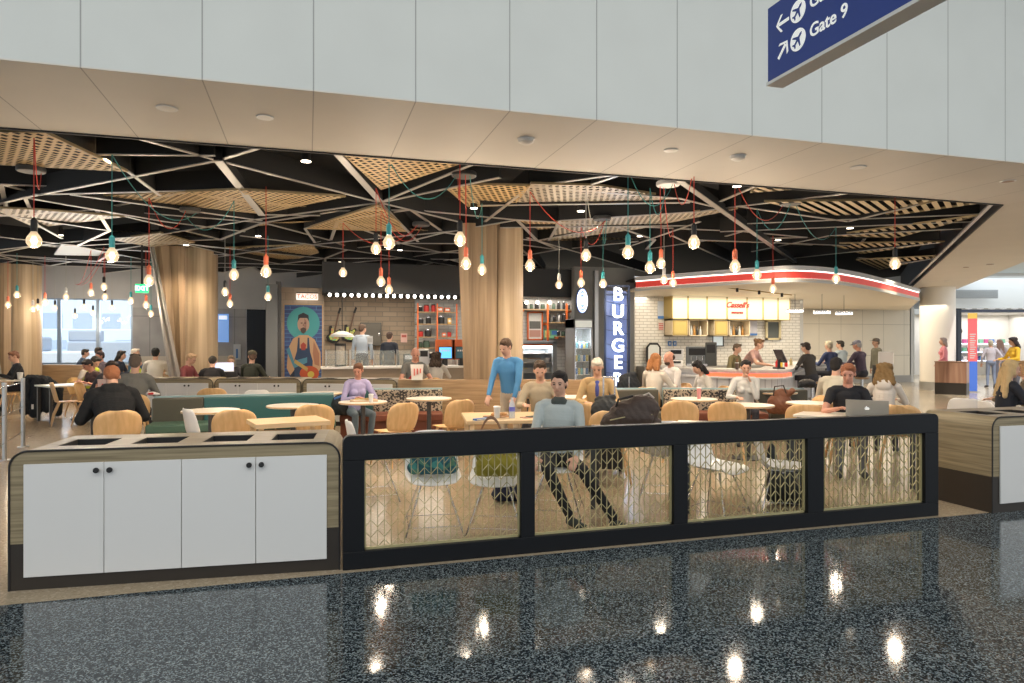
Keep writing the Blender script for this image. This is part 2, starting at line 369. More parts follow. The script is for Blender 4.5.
# ---- timber clad pillars: a round lit drum with a faceted, leaning timber wing wrapped round its left side
def pillar(label, px, d, rad, wing, zt=3.78):
    p = W(px, d); rz = heading(p, 0)
    t = thing('timber_pillar', label, 'pillar', p, rz + math.pi)          # local -Y towards the photographer
    n = 40; m = MB(); vs = []; fs = []
    for i, z in enumerate((0, 1.2, 2.4, zt)):
        for k in range(n):
            a = 2 * math.pi * k / n; r = rad * (1 + .012 * math.cos(k * math.pi)); vs.append((r * math.cos(a), r * math.sin(a), z))
    for i in range(3):
        for k in range(n): fs.append((i * n + k, i * n + (k + 1) % n, (i + 1) * n + (k + 1) % n, (i + 1) * n + k))
    m.add(vs, fs); m.build('drum', PILW, t)
    # wing: a folded strip of long facets leaning out to the left towards the top
    for j, (xb0, xb1, xt0, xt1, y0, y1) in enumerate(wing):
        m = MB(); nf = 4
        for k in range(nf):
            f0, f1 = k / nf, (k + 1) / nf
            xb = (xb0 + (xb1 - xb0) * f0, xb0 + (xb1 - xb0) * f1); xt = (xt0 + (xt1 - xt0) * f0, xt0 + (xt1 - xt0) * f1)
            dy = .06 if k % 2 else 0; dy2 = 0 if k % 2 else .06
            Y = [y0 + (y1 - y0) * f0 - dy, y0 + (y1 - y0) * f1 - dy2]
            m.add([(xb[0], Y[0], .0), (xb[1], Y[1], .0), (xt[1], Y[1], zt), (xt[0], Y[0], zt), (xb[0], Y[0] + .08, .0), (xb[1], Y[1] + .08, .0), (xt[1], Y[1] + .08, zt), (xt[0], Y[0] + .08, zt)],
                  [(0, 1, 2, 3), (7, 6, 5, 4), (0, 4, 5, 1), (3, 2, 6, 7), (0, 3, 7, 4), (1, 5, 6, 2)])
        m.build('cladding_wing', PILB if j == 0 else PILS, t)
    return t
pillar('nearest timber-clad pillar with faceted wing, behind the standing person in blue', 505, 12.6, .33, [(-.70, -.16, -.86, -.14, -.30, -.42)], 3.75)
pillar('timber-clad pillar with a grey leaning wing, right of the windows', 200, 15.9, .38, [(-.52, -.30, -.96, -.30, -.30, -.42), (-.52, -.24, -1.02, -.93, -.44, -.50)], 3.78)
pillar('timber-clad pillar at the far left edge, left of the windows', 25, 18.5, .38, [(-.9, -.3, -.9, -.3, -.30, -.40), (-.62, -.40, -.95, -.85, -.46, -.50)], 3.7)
# ---- white round column on the right, with steel base
p = W(937.5, 23.4)
t = thing('round_column', 'smooth white round column standing beside the free-standing bin', 'column', p)
MB().lathe([(.53, .28), (.53, SOF)], 48).build('shaft', mat('column_white', (.84, .80, .72), .35), t)
MB().lathe([(.545, 0), (.545, .28)], 48).build('base_ring', STEEL, t)
# ================================================================== CEILING GRID
nb = [0]
def beam(a, b_, w=.055, h=.20, ext=0):
    a = Vector(a); b_ = Vector(b_); d = b_ - a; L_ = d.length
    if L_ < .05: return
    a = a - d / L_ * ext; b_ = b_ + d / L_ * ext; d = b_ - a; L_ = d.length
    x = d.normalized(); y = Vector((0, 0, 1)).cross(x).normalized(); z = x.cross(y)
    M = Matrix((x, y, z)).transposed().to_4x4(); M.translation = a
    m = MB(); m.box(0, L_, -w / 2 + .006, w / 2 - .006, .006, h, 0, M); m.box(0, L_, -w / 2, w / 2, 0, .012, 1, M)
    nb[0] += 1; struct('ceiling_beam', m, [WEB, FLANGE])
BL = [((45, 133), (128, 172)), ((-15, 208), (25, 198), (218, 161)), ((218, 161), (138, 139)), ((218, 161), (264, 147)), ((218, 161), (380, 203)), ((97, 155), (215, 156)),
      ((25, 198), (165, 222), (245, 232)), ((25, 198), (37, 225), (62, 239)), ((34, 195), (237, 190)), ((70, 195), (262, 221)), ((380, 203), (336, 154)), ((380, 203), (240, 222), (160, 235)),
      ((380, 203), (477, 163)), ((380, 203), (418, 242)), ((380, 203), (500, 178)), ((380, 203), (458, 222)), ((305, 229), (378, 206)), ((305, 229), (315, 243)), ((313, 245), (455, 266)),
      ((313, 245), (240, 236)), ((313, 245), (458, 231)), ((485, 222), (530, 187), (624, 174)), ((530, 187), (680, 199), (722, 209)), ((592, 185), (624, 174)), ((549, 241), (560, 221), (700, 212), (742, 206)),
      ((720, 202), (762, 184)), ((720, 209), (880, 190), (938, 201)), ((740, 207), (848, 222), (950, 198)), ((747, 224), (992, 214)), ((720, 232), (972, 222)), ((752, 252), (830, 236), (962, 229)),
      ((480, 206), (690, 203)), ((527, 238), (645, 272)), ((500, 228), (692, 226)), ((620, 250), (700, 222)), ((262, 215), (320, 216)), ((0, 250), (60, 243), (150, 236)), ((60, 243), (155, 262)),
      ((128, 172), (160, 196)), ((345, 155), (470, 160)), ((690, 240), (850, 246)), ((760, 262), (940, 243)), ((672, 236), (730, 262)), ((900, 264), (940, 258))]
for pl in BL:
    for a, b_ in zip(pl, pl[1:]): beam(PZ(a[0], a[1], 3.66), PZ(b_[0], b_[1], 3.66), .05, .27)
beam(PZ(672, 176, 3.6), PZ(795, 263, 3.6), .085, .12)
beam(PZ(218, 161, 3.62), PZ(262, 216, 3.62), .10, .14)
beam(PZ(337, 154, 3.62), PZ(380, 202, 3.62), .09, .16)
# ---- metal mesh panels, each a tilted sheet with a folded rim
def panel(label, pts, mt, group=None, rim=True):
    P = [PZ(*q) for q in pts]; c = sum(P, Vector()) / len(P)
    t = thing('ceiling_mesh_panel', label, 'ceiling panel', c, 0, group)
    Q = [q - c for q in P]; n = len(Q)
    MB().add([tuple(q) for q in Q], [list(range(n))]).build('mesh_sheet', mt, t)
    if rim:
        m = MB()
        for i in range(n):
            a, b_ = Q[i], Q[(i + 1) % n]; m.add([a, b_, b_ + Vector((0, 0, .03)), a + Vector((0, 0, .03)), a * .99, b_ * .99, b_ * .99 + Vector((0, 0, .03)), a * .99 + Vector((0, 0, .03))],
                [(0, 1, 2, 3), (4, 7, 6, 5), (0, 4, 5, 1), (2, 6, 7, 3)])
        m.build('rim', mt if mt is PALE else mat('gold_rim', (.45, .35, .2), .4, .6), t)
    return t
panel('gold perforated ceiling panel in the upper left corner, above the red-corded bulb', [(-40, 131, 3.58), (45, 133, 3.58), (128, 172, 3.6), (-40, 163, 3.75)], GOLD)
panel('long gold perforated ceiling panel above the teal-socket bulb on the left', [(95, 196, 3.72), (238, 190, 3.6), (262, 214, 3.72), (180, 207, 3.85)], GOLD)
panel('narrow gold mesh ceiling panel tapering to the star-shaped beam joint', [(240, 190, 3.6), (346, 197, 3.62), (262, 214, 3.72)], GOLD)
panel('upright gold perforated triangle pointing down onto the star-shaped beam joint', [(343, 155, 3.58), (464, 163, 3.58), (381, 190, 3.68)], GOLD)
panel('gold perforated triangle directly below the star-shaped beam joint', [(305, 229, 3.66), (378, 205, 3.58), (411, 232, 3.7)], GOLD)
panel('brown mesh panel below and left of the star-shaped beam joint', [(225, 248, 3.75), (313, 245, 3.66), (319, 253, 3.7), (280, 264, 3.8)], GOLD)
panel('gold mesh panel above the nearest timber pillar', [(440, 184, 3.75), (530, 186, 3.62), (514, 206, 3.7), (468, 207, 3.8)], GOLD)
panel('broad gold perforated panel right of the nearest timber pillar', [(531, 184, 3.62), (600, 186, 3.66), (682, 199, 3.7), (514, 206, 3.72)], GOLD2)
panel('silvery perforated panel above the oval sign and the vertical lit sign', [(557, 222, 3.66), (738, 209, 3.66), (640, 229, 3.72), (550, 241, 3.7)], GOLD2)
panel('large slatted ceiling triangle near the right end of the grid', [(764, 202, 3.62), (934, 200, 3.62), (848, 221, 3.8)], SLATM)
panel('slatted ceiling sliver touching the right corner of the opening', [(870, 219, 3.75), (984, 203, 3.6), (936, 201, 3.62)], SLATM)
panel('small slatted ceiling panel at the front edge above the thick diagonal beam', [(750, 193, 3.7), (762, 184, 3.58), (818, 188, 3.6)], SLATM)
panel('slatted ceiling panel one row behind the large slatted triangle', [(828, 236, 3.7), (978, 216, 3.62), (898, 238, 3.8)], SLATM)
panel('slatted ceiling panel above the thin end of the curved red canopy', [(826, 244, 3.7), (945, 242, 3.66), (862, 254, 3.8)], SLATM)
panel('lowest slatted ceiling panel, just over the curved red canopy', [(856, 260, 3.7), (942, 256, 3.66), (880, 270, 3.78)], SLATM)
panel('pale blue translucent ceiling sail left of the sparkling spotlight', [(54, 255, 3.7), (62, 243, 3.66), (146, 257, 3.8)], PALE)
panel('pale perforated ceiling panel behind the red-corded bulb at far left', [(-10, 208, 3.62), (38, 210, 3.62), (125, 217, 3.66), (36, 228, 3.75)], GOLD2)
panel('pale grey ceiling sail left of the leaning pillar wing', [(112, 240, 3.66), (160, 233, 3.66), (195, 243, 3.7), (150, 247, 3.72)], GOLD2)
# ---- the rest of the grid runs on behind
rng = random.Random(11)
def inside(x, y):
    if y > 23.5: return False
    s_ = (x - E0.x) * e.y - (y - E0.y) * e.x
    return s_ < -.3 and x > -.38 * y - 2.5 and not (x > 6.6 and y > 13.5 + abs(x - 9.5) * .35)
G = {}
for j in range(9):
    for i in range(-7, 12):
        x = i * 1.9 + (j % 2) * .9 + rng.uniform(-.5, .5); y = 11.2 + j * 1.55 + rng.uniform(-.4, .4)
        if inside(x, y): G[(i, j)] = Vector((x, y, 3.66 + rng.uniform(-.04, .12)))
fills = []
for (i, j), p in G.items():
    for di, dj in ((1, 0), (0, 1), ((1, 1) if j % 2 else (-1, 1))):
        q = G.get((i + di, j + dj))
        if q and rng.random() < .72: beam(p, q, .06, .26)
    a, b_ = G.get((i + 1, j)), G.get((i, j + 1))
    if a and b_: fills.append((p, a, b_))
for k, (p, a, b_) in enumerate(fills):
    if k % 5 in (0, 2, 3): 
        P = [p, a + Vector((0, 0, .02)), b_ + Vector((0, 0, .22))]; c = sum(P, Vector()) / 3; Q = [v - c for v in P]
        left = c.x < .2 * c.y - 4.2
        mt = PALE if left and k % 2 else (GOLD2 if left else GOLD)
        t = thing('ceiling_mesh_panel', 'pale blue ceiling sail in the far left rows of the grid' if mt is PALE else ('pale perforated panel in the far left rows of the grid' if left else 'small gold mesh panel in the far middle rows of the grid'), 'ceiling panel', c, 0,
                  'blue sails far left' if mt is PALE else ('pale panels far left' if left else 'gold panels in the far rows'))
        MB().add([tuple(q) for q in Q], [(0, 1, 2)]).build('mesh_sheet', mt, t)
# ---- recessed and track downlights
LENS = mat('downlight_lens', (1, .9, .75), .4, em=9, emc=(1, .86, .66))
def downlight(px, py, label, e_=70, z=3.7, group=None, off=0, size=75):
    p = PZ(px, py, z); t = thing('downlight', label, 'downlight', p, 0, group)
    MB().lathe([(.055, .0), (.055, .14), (.03, .16)], 20).build('can', BLKM, t)
    MB().lathe([(.056, -.008), (.056, -.002)], 20).build('lens', LENS, t)
    l = bpy.data.lights.new('downlight_lamp', 'SPOT'); l.energy = e_; l.spot_size = R(size * 1.7); l.spot_blend = .6; l.color = (1, .80, .58); l.shadow_soft_size = .06
    o = bpy.data.objects.new('downlight_lamp', l); COL.objects.link(o); o.parent = t; o.location = (0, 0, -.03)
DL = [(109, 153, 'small downlight under the gold perforated panel, upper left'), (306, 161, 'bright downlight left of the upright gold triangle'), (581, 211, 'downlight in the dark gap right of the nearest timber pillar'),
      (519, 234, 'downlight at the top edge of the nearest timber pillar'), (737, 186, 'downlight close to the front edge above a white cord'), (778, 240, 'downlight beside the lower end of the thick diagonal beam'),
      (474, 208, 'downlight between the cluster canopy and the nearest pillar'), (186, 245, 'sparkling spotlight over the pillar with the leaning wing'), (258, 236, 'downlight right of the pillar with the leaning wing'),
      (450, 270, 'small spotlight just left of the nearest timber pillar'), (640, 236, 'downlight above the vertical lit sign'), (905, 262, 'downlight near the thin end of the curved canopy'),
      (400, 250, 'downlight over the banquettes in the middle'), (60, 235, 'downlight in the far left of the grid'), (340, 262, 'downlight above the guitars'), (110, 262, 'downlight in front of the windows'), (850, 228, 'downlight among the slatted panels')]
for a in DL: downlight(a[0], a[1], a[2], 210)
# general glow of the hall comes from these downlights and the pendant bulbs
# ================================================================== PENDANT BULBS
SOCK = {'r': (REDS, REDC, 'coral'), 't': (TEALS, TEALC, 'teal'), 'k': (BLKM, REDC, 'black'), 'w': (WHT, WHC, 'white'), 'g': (BLKM, WHC, 'black')}
bulb_me = MB().ell((0, 0, 0), (.068, .068, .07), 16)
bulb_me.lathe([(.058, .038), (.034, .075), (.022, .10)], 12)
bulb_mesh = bulb_me.mesh('globe', BULBGL)
fil = MB()
for k in range(5):
    a = k * math.pi / 2.5; fil.tube([(.010 * math.cos(a), .010 * math.sin(a), .05), (.030 * math.cos(a), .030 * math.sin(a), 0), (.012 * math.cos(a), .012 * math.sin(a), -.035)], .006, 5)
fil_mesh = fil.mesh('filament', BULBG)
sock_meshes = {k: MB().lathe([(.026, .09), (.03, .10), (.03, .20), (.018, .215), (.006, .23)], 12).mesh('socket', v[0]) for k, v in SOCK.items()}
CAN = {'A': PZ(464, 177, 3.62), 'B': PZ(668, 186, 3.62), 'C': PZ(31, 172, 3.62), 'D': PZ(421, 226, 3.62), 'E': PZ(190, 212, 3.62), 'F': PZ(24, 275, 3.62), 'G': PZ(602, 220, 3.62), 'H': PZ(75, 282, 3.62), 'J': PZ(790, 205, 3.62)}
canl = {'A': 'round cord canopy in front of the nearest timber pillar', 'B': 'white round cord canopy near the thick diagonal beam', 'C': 'cord canopy above the leftmost red-corded bulb', 'D': 'cord canopy in the middle behind the star joint',
        'E': 'cord canopy over the pillar with the leaning wing', 'F': 'far cord canopy at the left edge', 'G': 'cord canopy above the oval sign', 'H': 'far cord canopy over the windows', 'J': 'cord canopy over the burger counter'}
for k, p in CAN.items():
    t = thing('cord_canopy', canl[k], 'light canopy', p)
    MB().lathe([(.14, 0), (.15, .01), (.15, .05), (.14, .06)], 24).build('disc', WHT if k == 'B' else GREYM, t)
def catenary(a, b_, sag, n=12):
    return [a.lerp(b_, i / n) - Vector((0, 0, sag * 4 * (i / n) * (1 - i / n))) for i in range(n + 1)]
def pendant(px, py, d, kind, can, label, group=None, sag=.35):
    p = WP(px, py, d); t = thing('pendant_bulb', label, 'pendant light', p, 0, group)
    for nm, me in (('globe', bulb_mesh), ('filament', fil_mesh), ('socket', sock_meshes[kind])):
        o = bpy.data.objects.new(nm, me); COL.objects.link(o); o.parent = t
    top = Vector((0, 0, 3.64 - p.z)); m = MB(); m.tube([(0, 0, .22), top], .0055, 5)
    if can:
        c = CAN[can] - p; a = 2 * math.pi * rng.random(); c = c + Vector((.1 * math.cos(a), .1 * math.sin(a), 0)); m.tube(catenary(top, c, sag), .0055, 5)
    m.build('cord', SOCK[kind][1], t)
    if True:
        l = bpy.data.lights.new('bulb_lamp', 'POINT'); l.energy = 15; l.color = (1, .83, .64); l.shadow_soft_size = .07
        o = bpy.data.objects.new('bulb_lamp', l); COL.objects.link(o); o.parent = t; o.location = (0, 0, -.10)
PB = [(34, 241, 6.6, 'k', 'C', 'leftmost large globe bulb with black socket on a red cord'), (112, 256, 7.4, 't', 'E', 'large globe bulb with teal socket above the windows'), (149, 281, 9.6, 'r', 'E', 'coral-socket bulb right beside the green exit sign'),
      (234, 275, 9.8, 't', 'E', 'teal-socket bulb right of the pillar with the leaning wing'), (225, 292, 13.2, 'g', None, 'small black-socket bulb close to that pillar, lower than the teal one'), (230, 304, 14.4, 'r', None, 'small coral-socket bulb in front of the blue wall screen'),
      (266, 272, 8.9, 'r', None, 'coral-socket bulb above the dark corridor doorway'), (268, 297, 13, 't', None, 'small teal-socket bulb left of the mural'), (343, 273, 11.6, 'k', 'D', 'black-socket bulb on red cord above the guitars'),
      (376, 249, 9, 'k', 'D', 'black-socket bulb just left of the big blue-socket bulb'), (389, 243, 7.6, 't', 'A', 'big globe bulb with blue-green socket below the star joint'), (381, 282, 10.5, 'r', 'D', 'coral-socket bulb above the string of lights, left of a pair'),
      (389, 290, 11.5, 'r', None, 'coral-socket bulb above the string of lights, right of a pair'), (460, 240, 7.6, 'k', 'A', 'big black-socket bulb hanging before the nearest pillar'), (466, 264, 8.8, 'r', 'A', 'coral-socket bulb below the big black-socket bulb'),
      (482, 270, 10, 't', 'A', 'pale teal-socket bulb hanging in front of the nearest pillar'), (530, 266, 9.2, 'r', 'G', 'coral-socket bulb right of the nearest pillar'), (559, 285, 13, 'w', None, 'small white-socket bulb left of the oval sign'),
      (581, 283, 12, 'r', 'G', 'coral-socket bulb directly over the oval sign'), (603, 284, 12, 't', 'G', 'teal-socket bulb between the two lit signs'), (586, 256, 9, 'g', 'G', 'black-socket bulb higher above the oval sign'),
      (628, 253, 8, 't', 'B', 'big teal-socket bulb above the vertical lit sign'), (650, 268, 9, 't', 'B', 'teal-socket bulb over the start of the red canopy band'), (661, 264, 10, 'r', 'B', 'coral-socket bulb beside two others over the tiled wall'),
      (664, 280, 12, 'w', None, 'small white-socket bulb against the red canopy band'), (673, 283, 12.2, 'r', 'B', 'small coral-socket bulb against the red canopy band'), (694, 243, 7.8, 'k', 'B', 'big black-socket bulb left of the thick diagonal beam end'),
      (735, 267, 8.5, 'r', 'J', 'coral-socket bulb on a straight white cord over the menu boxes'), (757, 275, 10.4, 't', 'J', 'teal-socket bulb overlapping the curve of the red band'), (773, 289, 13, 'r', None, 'small coral-socket bulb under the canopy beside the menu boxes'),
      (836, 279, 12, 't', 'J', 'teal-socket bulb before the bend of the canopy'), (895, 264, 9.3, 'k', None, 'rightmost bulb, black socket on a red cord under slatted panels')]
for a in PB: pendant(*a)
FB = [(17, 295, 15.5, 't'), (45, 302, 16, 'r'), (33, 309, 17, 'w'), (38, 307, 18, 'g'), (66, 297, 16, 'w'), (91, 293, 15, 'r'), (104, 287, 14.5, 'k'), (105, 297, 15.5, 'k'), (131, 301, 16, 't'), (146, 305, 15, 'r'), (151, 314, 16.5, 't'), (55, 308, 19, 'g'),
      (75, 316, 20, 'g'), (84, 307, 19, 'g'), (93, 313, 20, 'g'), (112, 308, 19.5, 'g'), (8, 305, 17, 'r')]
nm = {'t': 'teal', 'r': 'coral', 'w': 'white', 'g': 'black', 'k': 'black'}
FL = ['over the far left pillar', 'at the left window edge', 'lowest by the far left pillar', 'right of the lowest one', 'over the gap between left and middle panes', 'high over the middle window pane', 'upper of a close pair over the right pane', 'lower of a close pair over the right pane', 'at the right edge of the right pane', 'under the left exit sign', 'lowest, beside the leaning pillar wing',
      'against the left window pane', 'lowest against the middle window pane', 'against the upper middle window pane', 'against the middle pane next to its right frame', 'alone against the right window pane', 'by the left frame edge']
for (px, py, d, k), fl in zip(FB, FL): pendant(px, py, d, k, 'H' if 40 < px < 110 and d < 16 else None, 'small far globe bulb with %s socket, %s' % (nm[k], fl), 'far bulbs by the windows')
# ================================================================== SOFFIT FITTINGS
def soffit_thing(px, py, lab, r, h, mt, kind='d'):
    p = PZ(px, py, SOF); t = thing('smoke_detector' if kind == 'd' else 'sprinkler', lab, 'smoke detector' if kind == 'd' else 'sprinkler', p)
    MB().lathe([(r * .5, -h), (r, -h * .6), (r, 0)], 20).build('body', mt, t); MB().lathe([(r * 1.15, -.008), (r * 1.2, 0)], 20).build('flange', WHT, t)
DET = mat('detector_white', (.72, .70, .66), .4)
for a in ((526, 139, 'bright white smoke detector right of centre on the soffit', .07, .05), (167, 108, 'flat round sensor near the left end of the soffit', .07, .012), (265, 117, 'small white sprinkler cap on the left soffit', .06, .012),
          (671, 150, 'grey sprinkler plate on the middle of the soffit', .06, .015), (738, 156, 'grey smoke detector below the hanging gate sign', .07, .05), (858, 167, 'pale flush sprinkler cap right of the gate sign', .07, .01),
          (1008, 181, 'grey flush cap at the right edge of the soffit', .07, .012), (966, 267, 'small brown spot fitting on the diagonal soffit', .07, .02), (990, 264, 'brown round fitting nearest the soffit edge', .08, .02), (947, 281, 'little fitting above the white column', .08, .02)):
    soffit_thing(*a[:3], a[3], a[4], DET if a[0] < 950 else mat('brown_fitting', (.35, .25, .18), .5), 'd' if a[4] > .04 else 's')
# ================================================================== GATE SIGN
sb = (2.22, 2.93)
t = thing('gate_sign', 'blue hanging gate sign with white arrows and aeroplane symbols', 'sign', (2.22, 2.93, 2.9))
MB().box(.003, .09, -2.6, 0, .012, .385).build('sign_box', mat('sign_blue', (.008, .032, .20), .35, em=.02), t)
MB().box(-.004, .094, -2.6, .004, -.004, .012).build('bottom_rail', mat('sign_rail', (.60, .60, .58), .35, .3), t)
m = MB(); m.box(.03, .05, -.6, -.58, .385, 5.1); m.box(.03, .05, -2.3, -2.28, .385, 5.1); m.build('hanger_rod', STEEL, t)
SW = mat('sign_white', (.85, .86, .84), .4, em=.25)
def signpt(y, z): return frame((2.2215, y, z), (0, -1, 0), (0, 0, 1))
def put(name, m, M, mt, par):
    o = m.build(name, mt, smooth=False); o.parent = par; o.matrix_basis = Matrix.Translation(-par.location) @ M; return o
bpy.context.view_layer.update()
def arrow(ang, y, z):
    Rm = Matrix.Rotation(R(ang), 4, 'Z'); m = MB(); w = .008
    m.prism([(-.045, -w), (.03, -w), (.03, w), (-.045, w)], 0, .002, 0, 'z', Rm)
    for sg in (-1, 1): m.prism([(.048, 0), (.038, -.002 * sg - .0), (.0, sg * .042), (.014, sg * .042)][::sg], 0, .002, 0, 'z', Rm)
    put('arrow_symbol', m, signpt(y, z), SW, t)
arrow(180, 2.815, 3.165); arrow(45, 2.815, 3.03)
for z in (3.17, 3.035):
    put('symbol_disc', MB().lathe([(.052, 0), (.052, .002)], 32), signpt(2.707, z), SW, t)
    Rm = Matrix.Rotation(R(-45), 4, 'Z') ; m = MB()
    m.prism([(0, .040), (.006, .030), (.006, .012), (.036, -.008), (.036, -.016), (.006, -.004), (.005, -.026), (.014, -.034), (.014, -.040), (0, -.035), (-.014, -.040), (-.014, -.034), (-.005, -.026), (-.006, -.004), (-.036, -.016), (-.036, -.008), (-.006, .012), (-.006, .030)], .0025, .004, 0, 'z', Rm)
    put('aeroplane_symbol', m, signpt(2.707, z), mat('sign_blue', (0, 0, 0)), t)
for s_, z in (('Gate 9', 3.035), ('Gate', 3.17)):
    o = text('lettering', s_, .085, SW, Matrix.Identity(4), None, .001, align='LEFT', bold=.0012); o.parent = t; o.matrix_basis = Matrix.Translation(-t.location) @ signpt(2.63, z)
# ================================================================== RECYCLING CABINETS
def arc(cx, cz, r, a0, a1, n=8): return [(cx + r * math.cos(R(a0 + (a1 - a0) * i / n)), cz + r * math.sin(R(a0 + (a1 - a0) * i / n))) for i in range(n + 1)]
def bin_cabinet(label, Wd, loc, rz, doors, holes, H=.90, D=.75, knobs=(1, 1), rad=.11, dark=False, kick=.30, group=None):
    t = thing('bin_cabinet', label, 'bin cabinet', loc, rz, group)
    out = [(0, kick)] + [(Wd, kick)] + arc(Wd - rad, H - rad, rad, 0, 90) + arc(rad, H - rad, rad, 90, 180)
    m = MB()
    # wooden arch: side sheets, rounded shoulders and top with openings
    def ring(y0, y1): 
        o = arc(Wd - rad, H - rad, rad, 0, 90) + arc(rad, H - rad, rad, 90, 180)
        return o
    th = .03
    oc = arc(Wd - rad, H - rad, rad, 0, 90); ic = arc(Wd - rad, H - rad, rad - th, 0, 90)
    m.prism([(Wd, kick)] + oc + ic[::-1] + [(Wd - th, kick)], .0, D, 0, 'y')
    oc = arc(rad, H - rad, rad, 90, 180); ic = arc(rad, H - rad, rad - th, 90, 180)
    m.prism([(th, kick)] + ic[::-1] + oc + [(0, kick)], .0, D, 0, 'y')
    xs = [rad]
    hy0, hy1 = .20, .54
    hw = .30; sp = (Wd - 2 * rad) / holes
    hx = [(rad + sp * (k + .5) - hw / 2, rad + sp * (k + .5) + hw / 2) for k in range(holes)]
    m.box(rad, Wd - rad, 0, hy0, H - th, H, 1); m.box(rad, Wd - rad, hy1, D, H - th, H, 1)
    px = rad
    for a, b_ in hx: m.box(px, a, hy0, hy1, H - th, H, 1); px = b_
    m.box(px, Wd - rad, hy0, hy1, H - th, H, 1)
    m.prism([(th, kick), (Wd - th, kick), (Wd - th, H - th - .0), (th, H - th - .0)], D - .02, D, 0, 'y')
    face = [(.004, kick), (Wd - .004, kick)] + arc(Wd - rad, H - rad, rad - .004, 0, 90) + arc(rad, H - rad, rad - .004, 90, 180)
    m.prism(face, -.006, .02, 0, 'y')
    m.build('body', [BINW, BINT], t)
    k = MB(); k.box(0, Wd, -.006, D, 0, kick); k.build('plinth', BRONZE, t)
    e_ = [(0, 0)] + arc(rad, H - rad, rad, 180, 90) + arc(Wd - rad, H - rad, rad, 90, 0) + [(Wd, 0)]
    MB().tube([(x, -.008, z) for x, z in e_], .007, 6).build('edge_trim', BLKM, t)
    for a, b_ in hx:
        f = MB(); f.box(a, b_, hy0, hy1, H - .30, H - .28); f.box(a, a + .006, hy0, hy1, H - .3, H - .004); f.box(b_ - .006, b_, hy0, hy1, H - .3, H - .004); f.box(a, b_, hy0, hy0 + .006, H - .3, H - .004); f.box(a, b_, hy1 - .006, hy1, H - .3, H - .004)
        f.build('chute', BLKM, t)
    x = .085; dw = (Wd - .17) / doors
    for i in range(doors):
        dr = MB().box(x + i * dw + .002, x + (i + 1) * dw - .002, -.020, -.007, .085, .815).build('door', WHT, t, bevel=.002)
        if knobs:
            kx = (x + (i + 1) * dw - .04) if i % 2 == 0 else (x + i * dw + .04)
            kb = MB().lathe([(.008, 0), (.008, .014), (.018, .016), (.018, .026), (.014, .03)], 16).build('knob', BLKM, dr); kb.location = (kx, -.02, .765); kb.rotation_euler = (R(90), 0, 0)
    return t
a_ = Vector((-1.845, 5.15)); b_ = Vector((.214, 4.975)); dv = b_ - a_
bin_cabinet('big bin cabinet in the left front with four white doors and four openings on top', dv.length, (a_.x, a_.y, 0), math.atan2(dv.y, dv.x), 4, 4)
bin_cabinet('bin cabinet cut off by the right edge, grey oak side toward the dark partition', 2.07, (6.16, 4.86, 0), 0, 4, 4, kick=.34)
pA = W(120, 13.4); bin_cabinet('bin cabinet behind the green banquette, partly hidden by the person in dark hoodie', (W(213, 13.4) - pA).length, pA, math.atan2(*(W(213, 13.4) - pA).yx), 4, 3, kick=.25)
pA = W(215, 13.4); bin_cabinet('middle bin cabinet in the row behind the green banquette', (W(301, 13.3) - pA).length, pA, math.atan2(*(W(301, 13.3) - pA).yx), 4, 3, kick=.25)
pA = W(303, 13.3); bin_cabinet('bin cabinet in the row behind the seated person in lavender', (W(397, 13.0) - pA).length, pA, math.atan2(*(W(397, 13.0) - pA).yx), 4, 3, kick=.25)
# ================================================================== PARTITION WITH BRASS GRILLE
Yp = 4.93
t = thing('partition_screen', 'long black framed partition with four panels of brass chevron lattice', 'partition', (0, Yp, 0))
X0, X1 = .235, 5.60
H = .945
def xp(px): return PY(px, Yp, 0).x
rails = [(X0, xp(364.5)), (xp(521), xp(535)), (xp(674), xp(688)), (xp(808), xp(824)), (xp(925.5), X1)]
m = MB(); rad = .05
m.prism([(X0, .77), (X1, .77)] + arc(X1 - rad, H - rad, rad, 0, 90) + arc(X0 + rad, H - rad, rad, 90, 180), 0, .09, 0, 'y'); m.build('top_rail', BLK, t, bevel=.004)
MB().box(X0, X1, 0, .09, 0, .125).build('bottom_rail', BLK, t, bevel=.004)
for a, b_ in rails: MB().box(a, b_, 0, .09, .125, .77).build('post', BLK, t, bevel=.003)
grr = random.Random(3)
for i in range(4):
    a, b_ = rails[i][1], rails[i + 1][0]; z0, z1 = .125, .77; m = MB(); y0, y1 = .045, .055; w = .0020
    for (xa, xb, za, zb) in ((a, b_, z0, z0 + .016), (a, b_, z1 - .010, z1), (a, a + .012, z0, z1), (b_ - .012, b_, z0, z1)): m.box(xa, xb, y0 - .008, y1 + .008, za, zb)
    n = round((b_ - a) / .0485); sp = (b_ - a) / n
    for k in range(1, n): m.box(a + k * sp - w, a + k * sp + w, y0, y1, z0, z1)
    rows = 4.5; rh = (z1 - z0) / rows; dz = sp * 1.05
    for k in range(n):
        for r_ in range(9):
            zc = z0 + (r_ + .5) * rh / 2 
            mode = (k + r_ + (1 if (k // 6 + r_ // 3) % 4 == 0 else 0)) % 2
            if (k * 7 + r_ * 5) % 11 == 0: continue
            za, zb = (zc - dz / 2, zc + dz / 2) if mode else (zc + dz / 2, zc - dz / 2)
            if min(za, zb) < z0 or max(za, zb) > z1: continue
            xa, xb = a + k * sp, a + (k + 1) * sp; s_ = w * 1.25
            m.add([(xa, y0, za - s_), (xb, y0, zb - s_), (xb, y0, zb + s_), (xa, y0, za + s_), (xa, y1, za - s_), (xb, y1, zb - s_), (xb, y1, zb + s_), (xa, y1, za + s_)],
                  [(0, 1, 2, 3), (7, 6, 5, 4), (0, 4, 5, 1), (3, 2, 6, 7)])
    m.build('lattice_panel', BRASS, t, smooth=False)
